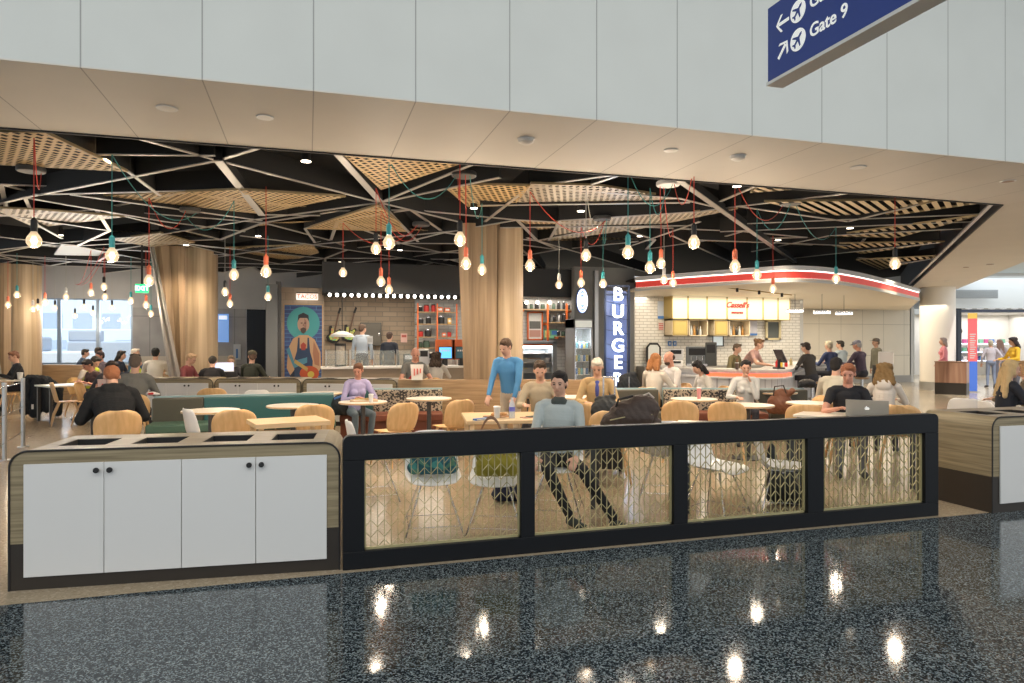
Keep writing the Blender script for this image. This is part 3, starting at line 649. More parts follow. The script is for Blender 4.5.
# ================================================================== STEEL RAILING, LEFT
t = thing('steel_railing', 'steel post railing at the left edge with thin cross rods', 'railing', W(23, 10.5))
p0 = W(23, 10.5); 
for q in (p0, W(4.5, 9.3), W(-14, 8.3)):
    r = q - p0; m = MB(); m.cyl((r.x, r.y), .028, .01, 1.06, 16); m.build('post', STEEL, t); MB().cyl((r.x, r.y), .075, 0, .012, 20).build('base_plate', STEEL, t)
r = W(-14, 8.3) - p0
for z in (1.0, .62, .24): MB().tube([(0, 0, z), (r.x, r.y, z)], .007, 6).build('cross_rod', CHROME, t)
# ================================================================== CHAIRS
def grid_shell(name, prof, hws, dish, mt, parent, th=.014, nx=8, sub=1):
    m = MB(); vs = []; n = len(prof)
    for (y, z), hw, dd in zip(prof, hws, dish):
        for k in range(nx + 1):
            s_ = -1 + 2 * k / nx; vs.append((hw * s_, y + dd[0] * s_ * s_, z + dd[1] * s_ * s_))
    fs = [(i * (nx + 1) + k, i * (nx + 1) + k + 1, (i + 1) * (nx + 1) + k + 1, (i + 1) * (nx + 1) + k) for i in range(n - 1) for k in range(nx)]
    m.add(vs, fs); return m.build(name, mt, parent, solid=th, sub=sub)
def make_wood_chair():
    t = thing('oak_chair', 'x', 'chair')
    zs = [0, .15, .3, .45, .6, .72, .82, .9, .96, 1.0]
    hw = [.21, .232, .245, .25, .25, .243, .225, .195, .15, .085]
    grid_shell('backrest', [(-.20 - .09 * f, .46 + .37 * f) for f in zs], hw, [(.07, 0)] * 10, WOODC, t)
    grid_shell('seat', [(.235, .435), (.20, .452), (.08, .447), (-.05, .443), (-.15, .445), (-.205, .462)], [.16, .215, .235, .23, .21, .16], [(0, .008)] * 6, WOODC, t)
    for sx in (-1, 1):
        MB().tube([(sx * .15, .13, .43), (sx * .20, .20, .2), (sx * .23, .225, 0)], [.019, .017, .011], 10).build('leg', WOODC, t)
        MB().tube([(sx * .15, -.13, .43), (sx * .20, -.22, .2), (sx * .225, -.26, 0)], [.019, .017, .011], 10).build('leg', WOODC, t)
    m = MB(); m.cb((0, .12, .43), (.32, .03, .02)); m.cb((0, -.12, .43), (.32, .03, .02)); m.build('seat_frame', WOODC, t)
    return t
def make_white_chair():
    t = thing('shell_chair', 'x', 'chair')
    grid_shell('seat_shell', [(.235, .42), (.21, .445), (.1, .44), (-.03, .432), (-.14, .44), (-.205, .48), (-.235, .56), (-.25, .65), (-.265, .74), (-.275, .80), (-.278, .822)],
               [.18, .22, .235, .24, .24, .238, .235, .225, .21, .18, .12], [(0, .02), (0, .025), (0, .04), (0, .05), (.01, .05), (.04, .04), (.06, .02), (.06, 0), (.055, 0), (.045, 0), (.04, 0)], WHTP, t, .010)
    for sx in (-1, 1):
        for sy in (-1, 1):
            MB().tube([(sx * .10, sy * .10 - .01, .425), (sx * .24, sy * .23, .0)], .007, 8).build('leg', CHROME, t)
    MB().tube([(sx_ * .215, sy_ * .205, .075) for sx_, sy_ in ((-1, -1), (1, -1), (1, 1), (-1, 1))], .0045, 6, closed=True).build('stretcher', CHROME, t)
    m = MB(); m.cb((0, -.01, .425), (.24, .03, .012)); m.cb((0, -.01, .425), (.03, .24, .012)); m.build('mount', CHROME, t)
    return t
proto = {'w': make_wood_chair(), 's': make_white_chair()}; used = {}
def chair(k, px, d, a, label, group=None, off=(0, 0)):
    p = W(px, d); rz = heading(p, a)
    if k not in used: used[k] = 1; o = proto[k]; o.location = p; o.rotation_euler = (0, 0, rz); o['label'] = label; 
    else: o = dup(proto[k], p, rz, label)
    if group: o['group'] = group
    elif 'group' in o: del o['group']
    return o
# empty chairs (a: way the sitter would face; 180 = away from the photographer)
chair('w', 233, 8.1, 185, 'oak chair behind the big left bin cabinet, below the pale round table')
chair('w', 316, 8.8, 175, 'oak chair behind the light wooden square table')
chair('w', 395, 9.0, 215, 'oak chair turned from us at the round table of the person in lavender')
chair('w', 452, 9.5, 215, 'oak chair in front of the speckled banquette on its right')
chair('w', 212, 11.9, 180, 'pale oak chair in front of the far bin cabinets, behind the green banquette')
chair('w', 67, 13.4, 92, 'oak chair seen from the side in the open floor at left')
chair('w', 11, 15.4, 92, 'oak chair at the far left behind the steel posts')
chair('w', 389, 7.4, 90, 'oak chair with its seat showing behind the near end of the partition') if False else None
chair('w', 680, 9.3, 180, 'oak chair right of the brown backpack, left one of two alike')
chair('w', 727, 9.2, 180, 'oak chair in front of the person in white with hand on face')
chair('w', 806, 8.8, 180, 'oak chair between the brown handbag and the laptop')
chair('w', 900, 8.7, 180, 'oak chair of the person in the white hoodie, beside the laptop')
chair('w', 609, 8.0, 185, 'oak chair just left behind the brown backpack')
chair('w', 574, 9.0, 200, 'oak chair behind the shoulder of the person in the grey sweater')
chair('w', 555, 11.6, 170, 'oak chair in front of the low timber wall, left of the blazer')
chair('s', 373, 7.0, 100, 'white shell chair seen edge-on at the left end of the partition')
chair('s', 208, 8.3, 110, 'white shell chair edge-on beside the oak chair behind the bin cabinet')
chair('s', 433, 5.85, 4, 'white shell chair with a teal tote on its seat')
chair('s', 497, 5.8, -6, 'white shell chair with an olive bag on its seat')
chair('s', 716, 6.3, 60, 'white shell chair behind the third lattice panel, left one')
chair('s', 784, 6.3, 95, 'white shell chair behind the third lattice panel beside the black bag')
chair('s', 663, 7.1, 180, 'white shell chair whose back shows right beside the brown backpack')
chair('s', 257, 11.6, 180, 'white shell chair in front of the middle far bin cabinet')
chair('s', 968, 9.8, 170, 'white shell chair between the free-standing bin and the right bin cabinet')
chair('s', 655, 13.2, 160, 'white shell chair of the person with long red-blonde hair') if False else None
# ================================================================== TABLES
def make_round():
    t = thing('round_table', 'x', 'table')
    MB().lathe([(.33, .715), (.35, .722), (.35, .742), (.348, .745)], 48).build('tabletop', CREAM, t)
    MB().lathe([(.351, .724), (.352, .727), (.352, .738), (.351, .74)], 48).build('edge_band', EDGEW, t)
    MB().lathe([(.035, .02), (.035, .7), (.09, .705), (.09, .715)], 20).build('column', GREYM, t)
    MB().lathe([(.23, 0), (.23, .012), (.05, .022)], 32).build('base', GREYM, t)
    return t
rt = make_round(); used['r'] = 0
def rtable(px, py, label, d=None, sc=1):
    p = PZ(px, py, .745); p.z = 0
    if d: p = W(px, d)
    if not used['r']: used['r'] = 1; rt.location = p; rt['label'] = label; o = rt
    else: o = dup(rt, p, 0, label)
    return o
rtable(211, 410, 'round table in front of the dark half of the green banquette')
rtable(223, 395.5, 'round table standing before the far bin cabinets, left')
rtable(275, 393.5, 'round table before the middle far bin cabinet')
rtable(293, 405, 'round table in front of the teal half of the banquette')
rtable(322, 392.5, 'round table behind the right end of the teal banquette')
rtable(363, 401.5, 'round table with a tray of food in front of the person in lavender')
rtable(429, 398, 'round table at the speckled banquette')
rtable(529, 395, 'round table in front of the low timber wall')
rtable(574, 396.5, 'round table left of the person in the tan blazer')
rtable(694, 398.5, 'round table at the right-hand speckled banquette')
rtable(748, 404.5, 'round table of the person in white with hand on face')
rtable(776, 392, 'round table behind the brown handbag')
rtable(812, 402.5, 'round table between the brown handbag and the person in black')
def rect_table(label, px, d, a, w, l, mt, h=.745, legs=True, th=.03):
    p = W(px, d); t = thing('dining_table', label, 'table', p, heading(p, a))
    MB().box(-w / 2, w / 2, -l / 2, l / 2, h - th, h).build('tabletop', mt, t, bevel=.004)
    for sx in (-1, 1):
        for sy in (-1, 1): MB().box(sx * (w / 2 - .06) - .025, sx * (w / 2 - .06) + .025, sy * (l / 2 - .06) - .025, sy * (l / 2 - .06) + .025, 0, h - th).build('leg', TOPW if mt is TOPW else GREYM, t)
    return t
rect_table('light square wooden table right behind the left bin cabinet', 288, 7.6, 12, .78, .62, TOPW, th=.05)
rect_table('wooden four-legged table with water bottle, behind the partition', 513, 8.0, 8, 1.15, .95, TOPW, th=.035)
rect_table('table carrying the brown backpack behind the partition', 640, 6.75, 0, 1.0, .62, CREAM)
rect_table('table carrying the silver laptop', 858, 8.05, -10, 1.3, .65, CREAM)
rect_table('cream table behind the third lattice panel', 735, 7.1, 0, 1.2, .62, CREAM)
rect_table('pale table where the group bends over, in front of the windows', 88, 14.4, 20, 1.7, .8, CREAM)
rect_table('narrow table of the person in black at far left', 10, 15.9, 80, .8, 1.2, CREAM)
rect_table('table with pink paper box behind the person in the dark hoodie', 112, 11.3, 10, .6, .6, CREAM)
# ================================================================== BANQUETTES, LOW WALLS
TEAL = mat('teal_leather', (.035, .125, .125), .4); OLIVE = mat('olive_leather', (.085, .080, .058), .45); GREENS = mat('green_seat', (.07, .14, .10), .5); RUST = mat('rust_leather', (.21, .065, .035), .5)
SPECK = terrazzo('speckled_fabric', (.42, .36, .27), ((.05, .045, .04), (.02, .02, .02)), 42, .6, amount=.5)
PALET = mat('teal_piping', (.28, .42, .46), .4)
def banquette(label, pa, da, pb, db, parts, seatm, hb=.85, seat=True, group=None, ledge=None):
    a, b_ = W(pa, da), W(pb, db); d = b_ - a; L_ = d.length
    t = thing('banquette', label, 'banquette', a, math.atan2(d.y, d.x))
    x = 0
    for fr, mt in parts:
        MB().box(x, x + L_ * fr - .004, .42, .56, .42, hb).build('backrest', mt, t, bevel=.02); x += L_ * fr
    MB().box(0, L_, .56, .64, 0, hb + .02).build('back_board', ledge or PALET, t, bevel=.006)
    if seat:
        n = max(1, round(L_ / .9))
        for k in range(n): MB().box(L_ * k / n, L_ * (k + 1) / n - .006, -.08, .44, .33, .45).build('seat', seatm, t, bevel=.02)
        MB().box(.01, L_ - .01, -.02, .5, 0, .33).build('base', seatm if seatm is RUST else PLY, t)
    return t
banquette('long green leather banquette, dark olive at its left end and teal at its right', 146, 9.55, 336, 10.35, [(.27, OLIVE), (.73, TEAL)], GREENS, .79)
banquette('rust-seated banquette with black and cream speckled back beside the person in lavender', 340, 10.95, 443, 11.15, [(.3, TEAL), (.7, SPECK)], RUST, .81)
banquette('dark olive backed banquette beside the brown backpack', 606, 11.2, 667, 11.3, [(1, OLIVE)], OLIVE, .80)
banquette('right-hand banquette with speckled back, in front of the curved counter', 668, 11.3, 768, 11.2, [(1, SPECK)], RUST, .80)
banquette('low dark-backed banquette under the black shoulder bag, right of the speckled one', 769, 11.3, 822, 11.4, [(1, OLIVE)], OLIVE, .79)
m = MB(); a, b_ = W(398, 12.2), W(606, 12.0); d = b_ - a
struct('partition_low_timber', MB().box(0, d.length, 0, .25, 0, .945), PLY, loc=a, rz=math.atan2(d.y, d.x), bevel=.006)
a, b_ = W(-12, 19.2), W(172, 18.6); d = b_ - a
struct('partition_low_window', MB().box(0, d.length, 0, .3, 0, .99), PLY, loc=a, rz=math.atan2(d.y, d.x), bevel=.006)
# ================================================================== KITCHEN WITH MURAL (left shop)
Yk = 20.0
def kx(px, Y=Yk): return PY(px, Y, 0).x
def kz(px, py, Y=Yk): return PY(px, Y, py=py).z
BRK = brick('tan_brick', (.40, .31, .22), (.31, .24, .17), (.22, .18, .14), .42, .14, .012)
MURW = brick('mural_block', (.50, .40, .30), (.45, .36, .27), (.38, .31, .24), .40, .2, .01)
struct('wall_mural', MB().box(kx(281), kx(324), Yk, Yk + .5, 0, 3.15), MURW)
struct('wall_kitchen', MB().box(kx(324), kx(470), Yk + .3, Yk + .5, 0, 3.8), BRK)
struct('trim_5', MB().box(kx(276), kx(281.5), Yk - .1, Yk + .5, 0, 3.3), GREYM)
struct('ceiling_kitchen', MB().box(kx(322), 9.0, 16.6, 24, 2.95, 3.02), mat('kitchen_ceiling', (.06, .06, .06), .7))
struct('trim_6', MB().box(kx(322, 16.6), kx(600, 16.6), 16.5, 16.62, 2.78, 3.5), mat('black_header', (.02, .022, .024), .5))
# mural: painted generic cook with apron and guitar on a blue brick ground
mx0, mx1 = kx(284.5), kx(322); mz0, mz1 = .0, kz(300, 305)
t = thing('wall_mural_painting', 'painted mural of an aproned cook with a guitar on a blue brick ground', 'mural', ((mx0 + mx1) / 2, Yk - .03, 0))
hw_ = (mx1 - mx0) / 2
MB().box(-hw_, hw_, 0, .02, .02, mz1).build('painted_ground', brick('blue_brick', (.045, .07, .20), (.06, .10, .28), (.10, .22, .42), .35, .11, .012), t)
MB().prism([(-hw_ - .03, .0), (hw_ + .03, .0), (hw_ + .03, mz1 + .03), (-hw_ - .03, mz1 + .03)], .021, .03, 0, 'y').build('border', mat('mural_border', (.65, .45, .25), .6), t)
def paint(name, poly, col, dz=0):
    MB().prism([(x * hw_, z) for x, z in poly], -.004 - dz, 0 - dz, 0, 'y').build(name, mat('paint_' + '_'.join('%02d' % int(c * 99) for c in col), col, .7), t, smooth=False)
circ = lambda cx, cz, r, k=1, n=24: [(cx + r * math.cos(2 * math.pi * i / n) / hw_, cz + r * k * math.sin(2 * math.pi * i / n)) for i in range(n)]
paint('painted_halo', circ(.0, 2.15, .44, 1.05), (.08, .36, .38))
paint('painted_shirt', [(-.88, .9), (-.8, 1.45), (-.55, 1.72), (-.2, 1.82), (.25, 1.82), (.6, 1.7), (.92, 1.35), (.95, .9), (.6, .6), (-.6, .6)], (.60, .38, .22), .003)
paint('painted_apron', [(-.42, .05), (-.5, 1.1), (-.34, 1.38), (-.28, 1.75), (-.2, 1.75), (-.2, 1.45), (.2, 1.45), (.22, 1.75), (.3, 1.75), (.36, 1.35), (.5, 1.1), (.42, .05)], (.04, .07, .14), .006)
paint('painted_trousers', [(-.75, .02), (-.7, .7), (-.4, .9), (-.3, .5), (-.32, .02)], (.02, .03, .06), .004)
paint('painted_leg_light', [(.45, .02), (.45, .7), (.8, .8), (.75, .02)], (.55, .35, .12), .004)
paint('painted_face', circ(0, 2.12, .16, 1.35), (.50, .34, .26), .006)
paint('painted_hair', [(-.3, 2.2), (-.27, 2.38), (0, 2.45), (.27, 2.38), (.3, 2.2), (.2, 2.3), (-.2, 2.3)], (.03, .03, .04), .009)
paint('painted_beard', [(-.16, 2.0), (0, 2.04), (.16, 2.0), (.12, 1.9), (0, 1.86), (-.12, 1.9)], (.10, .07, .06), .009)
paint('painted_eyes', [(-.14, 2.17), (-.04, 2.17), (-.04, 2.145), (-.14, 2.145)], (.05, .03, .03), .010); paint('painted_eyes', [(.04, 2.17), (.14, 2.17), (.14, 2.145), (.04, 2.145)], (.05, .03, .03), .010)
paint('painted_face_shade', [(.05, 2.30), (.17, 2.2), (.15, 2.0), (.02, 1.92), (.06, 2.1)], (.36, .20, .16), .008); paint('painted_nose', [(-.02, 2.14), (.03, 2.14), (.05, 2.07), (-.04, 2.07)], (.32, .17, .13), .010); paint('painted_shirt_fold', [(.55, 1.65), (.85, 1.3), (.85, .95), (.6, 1.0), (.5, 1.3)], (.42, .20, .12), .005); paint('painted_mark', [(-.15, 1.55), (.0, 1.62), (.15, 1.55), (.1, 1.4), (-.1, 1.4)], (.45, .08, .06), .010)
paint('painted_arm', [(-.9, 1.4), (-.75, 1.5), (-.5, 1.1), (.2, 1.2), (.2, 1.05), (-.5, .9)], (.10, .30, .42), .009)
paint('painted_guitar', circ(.32, .75, .26, .8), (.52, .10, .04), .012)
paint('painted_guitar_neck', [(-.5, 1.05), (.2, .8), (.25, .9), (-.45, 1.15)], (.50, .36, .12), .014)
paint('painted_guitar_light', circ(.40, .72, .09, 1), (.62, .50, .10), .015)
# small lit sign above the mural
t = thing('lit_shop_sign', 'small glowing white sign panel above the painted mural', 'sign', (kx(309), Yk - .1, kz(309, 297)))
MB().box(-.34, .24, 0, .08, -.085, .085).build('light_box', mat('sign_glow', (1, .93, .85), .5, em=1.1), t, bevel=.01)
MB().tube([(-.34, .02, .12), (.24, .02, .12)], .01).build('bracket', BLKM, t)
o = text('lettering', 'TACOS', .17, mat('sign_warm', (.75, .25, .12), .5, em=.35), Matrix.Identity(4), t, .004, bold=.004); o.location = (-.05, -.008, 0); o.rotation_euler = (R(90), 0, 0)
# string of lights
za = 2.72
n = 19; xa, xb = kx(326, 16.45), kx(458, 16.45)
t = thing('string_light', 'straight row of bare white bulbs along the kitchen header', 'string lights', (0, 16.42, za))
MB().tube([(xa, 0, .05), (xb, 0, .05)], .015, 6).build('rail', BLKM, t)
bm = MB().ell((0, 0, 0), (.038, .038, .045), 10).mesh('bulb', mat('white_bulb', (1, .95, .88), .3, em=7))
for k in range(n):
    o = bpy.data.objects.new('bulb', bm); COL.objects.link(o); o.parent = t; o.location = (xa + (xb - xa) * (k + .5) / n, 0, 0)
area('kitchen_light', (kx(400), 18.2, 2.9), (0, 0, 0), 4.5, 2.0, 120, (1, .88, .72))
area('kitchen_light', (kx(560), 18.0, 2.9), (0, 0, 0), 3.4, 1.6, 110, (1, .9, .78))
# guitars
def guitar(px, py, label, c1, tilt):
    X = kx(px, Yk + .25); z = kz(px, py, Yk + .25)
    t = thing('electric_guitar', label, 'guitar', (X, Yk + .22, z)); t.rotation_euler = (0, R(tilt), 0)
    body = [(.0, -.24), (.12, -.22), (.18, -.12), (.13, -.02), (.14, .06), (.17, .13), (.12, .17), (.06, .1), (0, .09), (-.05, .1), (-.10, .21), (-.16, .18), (-.14, .05), (-.13, -.02), (-.18, -.12), (-.12, -.22)]
    MB().prism([(x * 1.1, z_ * 1.1) for x, z_ in body], 0, .04, 0, 'y').build('body', BLKM, t, bevel=.008)
    m = MB(); g = random.Random(px)
    m2 = MB(); m2.prism([(x * .8 + .02, z_ * .8) for x, z_ in body], -.004, 0, 0, 'y'); m2.build('painted_front', terrazzo('guitar_paint_%d' % px, c1, ((.7, .7, .1), (.1, .5, .25)), 26, .4, amount=.6), t)
    MB().box(-.022, .022, -.02, .0, -.02, .60).build('neck', mat('guitar_neck', (.12, .06, .03), .4), t)
    MB().prism([(-.03, .60), (.03, .60), (.045, .76), (-.01, .78)], -.018, 0, 0, 'y').build('headstock', BLKM, t)
guitar(334, 334, 'painted electric guitar on the brick wall, next to the mural', (.65, .25, .12), 12)
guitar(349, 333, 'second painted electric guitar, hung right of the other one', (.55, .5, .15), 14)
# kitchen door, posters, shelf, counter
p = (kx(360, Yk + .28), kx(381, Yk + .28))
t = thing('metal_hatch', 'dark steel cabinet door on the brick wall behind the kitchen staff', 'cabinet', (p[0], Yk + .14, kz(370, 346)))
MB().box(0, p[1] - p[0], 0, .14, 0, .68).build('body', GREYM, t, bevel=.01); MB().box(.02, p[1] - p[0] - .02, -.015, 0, .02, .66).build('door', mat('hatch_door', (.13, .12, .10), .45, .3), t); MB().box(p[1] - p[0] - .09, p[1] - p[0] - .06, -.03, -.015, .3, .4).build('handle', CHROME, t)
def slab(name, label, cat, px, py, Y, w, h, mt, dpt=.02, group=None, parts=None):
    t = thing(name, label, cat, (PY(px, Y, 0).x, Y, PY(px, Y, py=py).z), 0, group)
    MB().box(-w / 2, w / 2, 0, dpt, -h / 2, h / 2).build(parts or 'sheet', mt, t, bevel=min(.004, dpt / 4)); return t
t = slab('wall_notice', 'pinkish paper notice on the brick wall beside the shelves', 'notice', 404, 338, Yk + .27, .19, .27, mat('pink_paper', (.78, .52, .46), .8)); MB().box(-.07, .07, -.003, 0, .02, .09).build('printed_block', mat('print_red', (.5, .12, .1), .7), t)
t = slab('hanging_paper', 'white paper ticket in front of the standing kitchen worker', 'paper', 370, 340, 17.9, .14, .2, WHT, .004); MB().box(-.05, .05, -.003, 0, -.06, .05).build('printed_block', mat('print_grey', (.5, .5, .5), .7), t)
# tall lantern / coffee urn
t = thing('drink_dispenser', 'black framed drink dispenser below the guitars', 'dispenser', (kx(340, 17.4), 17.3, 1.03))
MB().cyl((0, 0), .13, 0, .04).build('base', BLKM, t); MB().cyl((0, 0), .10, .04, .50).build('glass_jar', mat('amber_jar', (.45, .38, .30), .15), t); MB().cyl((0, 0), .13, .5, .56).build('lid', BLKM, t)
m = MB(); [m.box(sx * .12 - .01, sx * .12 + .01, -.11, -.09, 0, .56) for sx in (-1, 1)]; m.build('guard', BLKM, t)
t = thing('heat_lamp', 'white dome lamp just below the painted guitars', 'lamp', (kx(342, 17.6), 17.5, 1.75)); MB().lathe([(.30, 0), (.27, .06), (.12, .13), (.03, .15)], 24).build('shade', WHT, t); MB().cyl((0, 0), .01, .15, 1.2, 8).build('cord', BLKM, t)
# service counter
xa, xb = kx(322, 16.7), kx(522, 16.7)
t = thing('service_counter', 'long kitchen service counter with pale top and wooden front', 'counter', (xa, 16.7, 0))
L_ = xb - xa; MB().box(0, L_, .06, .75, 0, .98).build('body', mat('counter_front', (.30, .24, .18), .5), t); MB().box(-.02, L_ + .02, 0, .8, .98, 1.03).build('worktop', WHTP, t, bevel=.008)
GLASSC = mat('sneeze_glass', (.8, .9, .9), .05, alpha=.15)
for k in range(4):
    x0 = .1 + k * (L_ * .45) / 4; MB().box(x0, x0 + L_ * .45 / 4 - .06, .05, .06, 1.06, 1.42).build('glass_guard', GLASSC, t); MB().box(x0 - .02, x0, .04, .07, 1.03, 1.44).build('guard_post', STEEL, t)
# shelf unit behind: orange posts, boards, boxes and jars
ORANGE = mat('orange_steel', (.60, .13, .03), .45); SHB = mat('shelf_board', (.32, .22, .12), .5); REDB = mat('red_box', (.50, .035, .03), .5); YEL = mat('yellow_item', (.70, .42, .06), .5); GRN = mat('dark_green_item', (.06, .10, .07), .5); BLU = mat('blue_item', (.07, .20, .50), .5)
xa, xb = kx(417, 19.6), kx(458, 19.6)
t = thing('kitchen_shelf', 'orange-posted wall shelves stacked with red and black goods beside the pillar', 'shelf', (xa, 19.6, 0)); L_ = xb - xa
struct('trim_7', MB().box(kx(416), kx(470), 20.2, 20.26, 1.2, 2.9), brick('white_tile', (.62, .62, .60), (.55, .55, .54), (.4, .4, .4), .3, .1, .008))
zz = [kz(435, 348, 19.6), kz(435, 337, 19.6), kz(435, 324, 19.6), kz(435, 312, 19.6)]
for z in zz: MB().box(0, L_, 0, .4, z - .02, z + .01).build('shelf_board', SHB, t)
for f in (.02, .49, .97): MB().box(L_ * f - .02, L_ * f + .02, -.01, .03, 1.0, 2.75).build('post', ORANGE, t)
cols = [('red tub', REDB), ('black jar', BLKM), ('yellow box', YEL), ('dark green tin', GRN), ('steel canister', STEEL), ('orange carton', ORANGE)]
def goods(X, Y, z, k, w, h, wh, grp_suffix):
    nm_, mt = cols[k]; kind = nm_.split()[-1]
    t = thing('goods_' + kind, '%s standing on %s' % (nm_, wh), kind, (X, Y, z), 0, '%ss on %s' % (nm_, grp_suffix))
    if kind in ('jar', 'tin', 'canister', 'tub'):
        MB().lathe([(w * .46, 0), (w * .5, .01), (w * .5, h * .8), (w * .42, h * .86)], 14).build('body', mt, t); MB().lathe([(w * .44, h * .86), (w * .44, h)], 14).build('lid', BLKM if mt is not BLKM else CHROME, t)
    else:
        MB().box(-w / 2, w / 2, -w / 3, w / 3, 0, h).build('body', mt, t, bevel=.004); MB().box(-w / 3, w / 3, -w / 3 - .003, -w / 3, h * .3, h * .7).build('label', WHT, t)
g = random.Random(5)
for zi, z in enumerate(zz):
    x = .12
    while x < L_ - .1:
        k = g.choice([0, 0, 1, 1, 2, 3, 4, 5]) if zi else g.choice([4, 0, 3]); w = g.uniform(.10, .2); h = g.uniform(.12, .24)
        if abs(x - L_ * .49) > .05: goods(xa + x, 19.75, z + .01, k, w, h, 'the orange-posted kitchen shelves', 'kitchen shelves')
        x += w + .05
# order screens
for px in (445.5, 462):
    t = thing('order_screen', 'blue order screen in an orange stand%s' % (' left of the dark one' if px < 450 else ' half hidden by the pillar, darker'), 'screen', (kx(px, 16.9), 16.9, 1.03))
    MB().box(-.25, .25, .03, .07, .15, .66).build('stand_back', ORANGE, t, bevel=.01); MB().box(-.17, .17, .0, .03, .17, .48).build('bezel', BLKM, t, bevel=.006)
    MB().box(-.155, .155, -.004, 0, .19, .46).build('display', mat('screen_blue' if px < 450 else 'screen_dark', (.10, .42, .85) if px < 450 else (.02, .07, .09), .2, em=1.3 if px < 450 else .3), t); MB().box(-.06, .06, .02, .2, 0, .17).build('foot', BLKM, t)
    m = MB(); [m.box(-.12 + k * .06, -.08 + k * .06, -.006, -.003, .36, .40) for k in range(4)]; m.build('screen_icons', WHT, t)
# ---- right part of the kitchen, behind the nearest pillar
Y2 = 19.0
struct('wall_kitchen_right', MB().box(kx(522, Y2), kx(574, Y2), Y2, Y2 + .2, 0, 3.8), brick('white_tile', (0, 0, 0), (0, 0, 0), (0, 0, 0), 1, 1))
def X2(px, Y=18.6): return PY(px, Y, 0).x
def Z2(px, py, Y=18.6): return PY(px, Y, py=py).z
for (px, py, a, b_, lab) in ((0, 309, 523, 574, 'long timber wall shelf with lit jars above the framed menu'), (0, 322, 547, 571, 'short timber shelf right of the framed menu'), (0, 336, 557, 571, 'lowest short shelf beside the colourful menu board')):
    z = Z2((a + b_) / 2, py); t = thing('wall_shelf', lab, 'shelf', (X2(a), 18.65, z)); MB().box(0, X2(b_) - X2(a), 0, .33, -.035, 0).build('board', SHB, t); m = MB(); m.box(.02, .05, .0, .33, -.08, -.035); m.box(X2(b_) - X2(a) - .05, X2(b_) - X2(a) - .02, 0, .33, -.08, -.035); m.build('bracket', ORANGE, t)
    x = X2(a) + .12; e_ = X2(b_) - .08; w_ = {309: 'the long shelf above the framed menu', 322: 'the short shelf right of the framed menu', 336: 'the lowest shelf beside the colourful menu'}[py]
    while x < e_:
        w = g.uniform(.08, .14); goods(x, 18.8, z, g.choice([1, 4, 1, 3]), w, g.uniform(.14, .26), w_, w_); x += w + .06
for px in (548, 567): struct('trim_8', MB().box(X2(px) - .025, X2(px) + .025, 18.6, 18.64, 0.9, 2.75), ORANGE)
for i, (px, lab) in enumerate(((526, 'round warm spot lamp lighting the shelf, first from the pillar'), (537, 'round warm spot lamp lighting the shelf, second from the pillar'), (549, 'round warm spot lamp lighting the shelf, third from the pillar'))):
    p = (X2(px), 18.55, Z2(px, 302.5)); t = thing('shelf_spotlight', lab, 'spotlight', p); MB().ell((0, 0, 0), (.055, .05, .055), 14).build('lamp_head', mat('spot_glow', (1, .9, .75), .3, em=5), t); MB().tube([(0, 0, .04), (0, .05, .12)], .012).build('stem', BLKM, t)
t = slab('framed_menu', 'tall orange-framed menu poster behind the display case', 'menu board', 535, 326, 18.9, .42, .78, mat('menu_paper', (.66, .66, .62), .7)); 
m = MB(); [m.box(*q) for q in ((-.24, -.2, -.03, .02, -.42, .42), (.2, .24, -.03, .02, -.42, .42), (-.24, .24, -.03, .02, -.42, -.38), (-.24, .24, -.03, .02, .38, .42))]; m.build('frame', ORANGE, t)
MB().box(-.17, .17, -.004, 0, -.08, .14).build('printed_block', mat('print_dark', (.12, .12, .11), .6), t); MB().box(-.17, .17, -.004, 0, -.32, -.12).build('printed_photo', mat('print_pinkish', (.50, .28, .22), .6), t)
t = slab('menu_board', 'colourful green and blue menu board beside the framed menu', 'menu board', 551, 334, 18.85, .42, .27, mat('menu_green', (.18, .48, .30), .6)); MB().box(-.19, -.03, -.004, 0, -.1, .1).build('printed_photo', mat('menu_yellow', (.7, .55, .2), .6), t); MB().box(.02, .19, -.004, 0, -.02, .1).build('printed_block', BLU, t)
# display case
a, b_ = X2(524, 16.8), X2(567, 16.8); L_ = b_ - a
t = thing('display_case', 'steel refrigerated display case with food on lit shelves', 'display case', (a, 17.55, 0))
z1 = Z2(545, 341, 17.2)
m = MB(); m.box(0, .13, 0, .6, 0, z1); m.box(L_ - .13, L_, 0, .6, 0, z1); m.box(0, L_, 0, .6, z1 - .08, z1); m.box(0, L_, .56, .6, 0, z1); m.box(0, L_, 0, .6, 0, .5); m.build('body', mat('case_steel', (.45, .50, .55), .35, .5), t, bevel=.01)
MB().box(.13, L_ - .13, 0, .02, z1 - .12, z1 - .08).build('orange_strip', ORANGE, t)
for z in (.78, 1.05, 1.3): MB().box(.13, L_ - .13, .04, .55, z, z + .02).build('shelf', WHT, t)
MB().box(.14, L_ - .14, .3, .32, z1 - .2, z1 - .13).build('light_strip', mat('case_light', (1, 1, .95), .4, em=3), t)
for z in (.8, 1.07):
    for k in range(7):
        xx = a + .22 + k * (L_ - .44) / 6; c = g.choice([(.7, .65, .6), (.6, .4, .25), (.75, .7, .3), (.65, .65, .7)])
        q = thing('packed_meal', 'packed meal box inside the steel display case', 'food box', (xx, 17.8, z), 0, 'meals in the display case'); MB().prism([(-.06, 0), (.06, 0), (.075, .1), (-.075, .1)], -.06, .06, 0, 'y').build('tray', WHT, q); MB().box(-.07, .07, -.055, .055, .1, .12).build('lid', mat('lid_%d_%d' % (int(c[0] * 99), int(c[1] * 99)), c, .4), q)
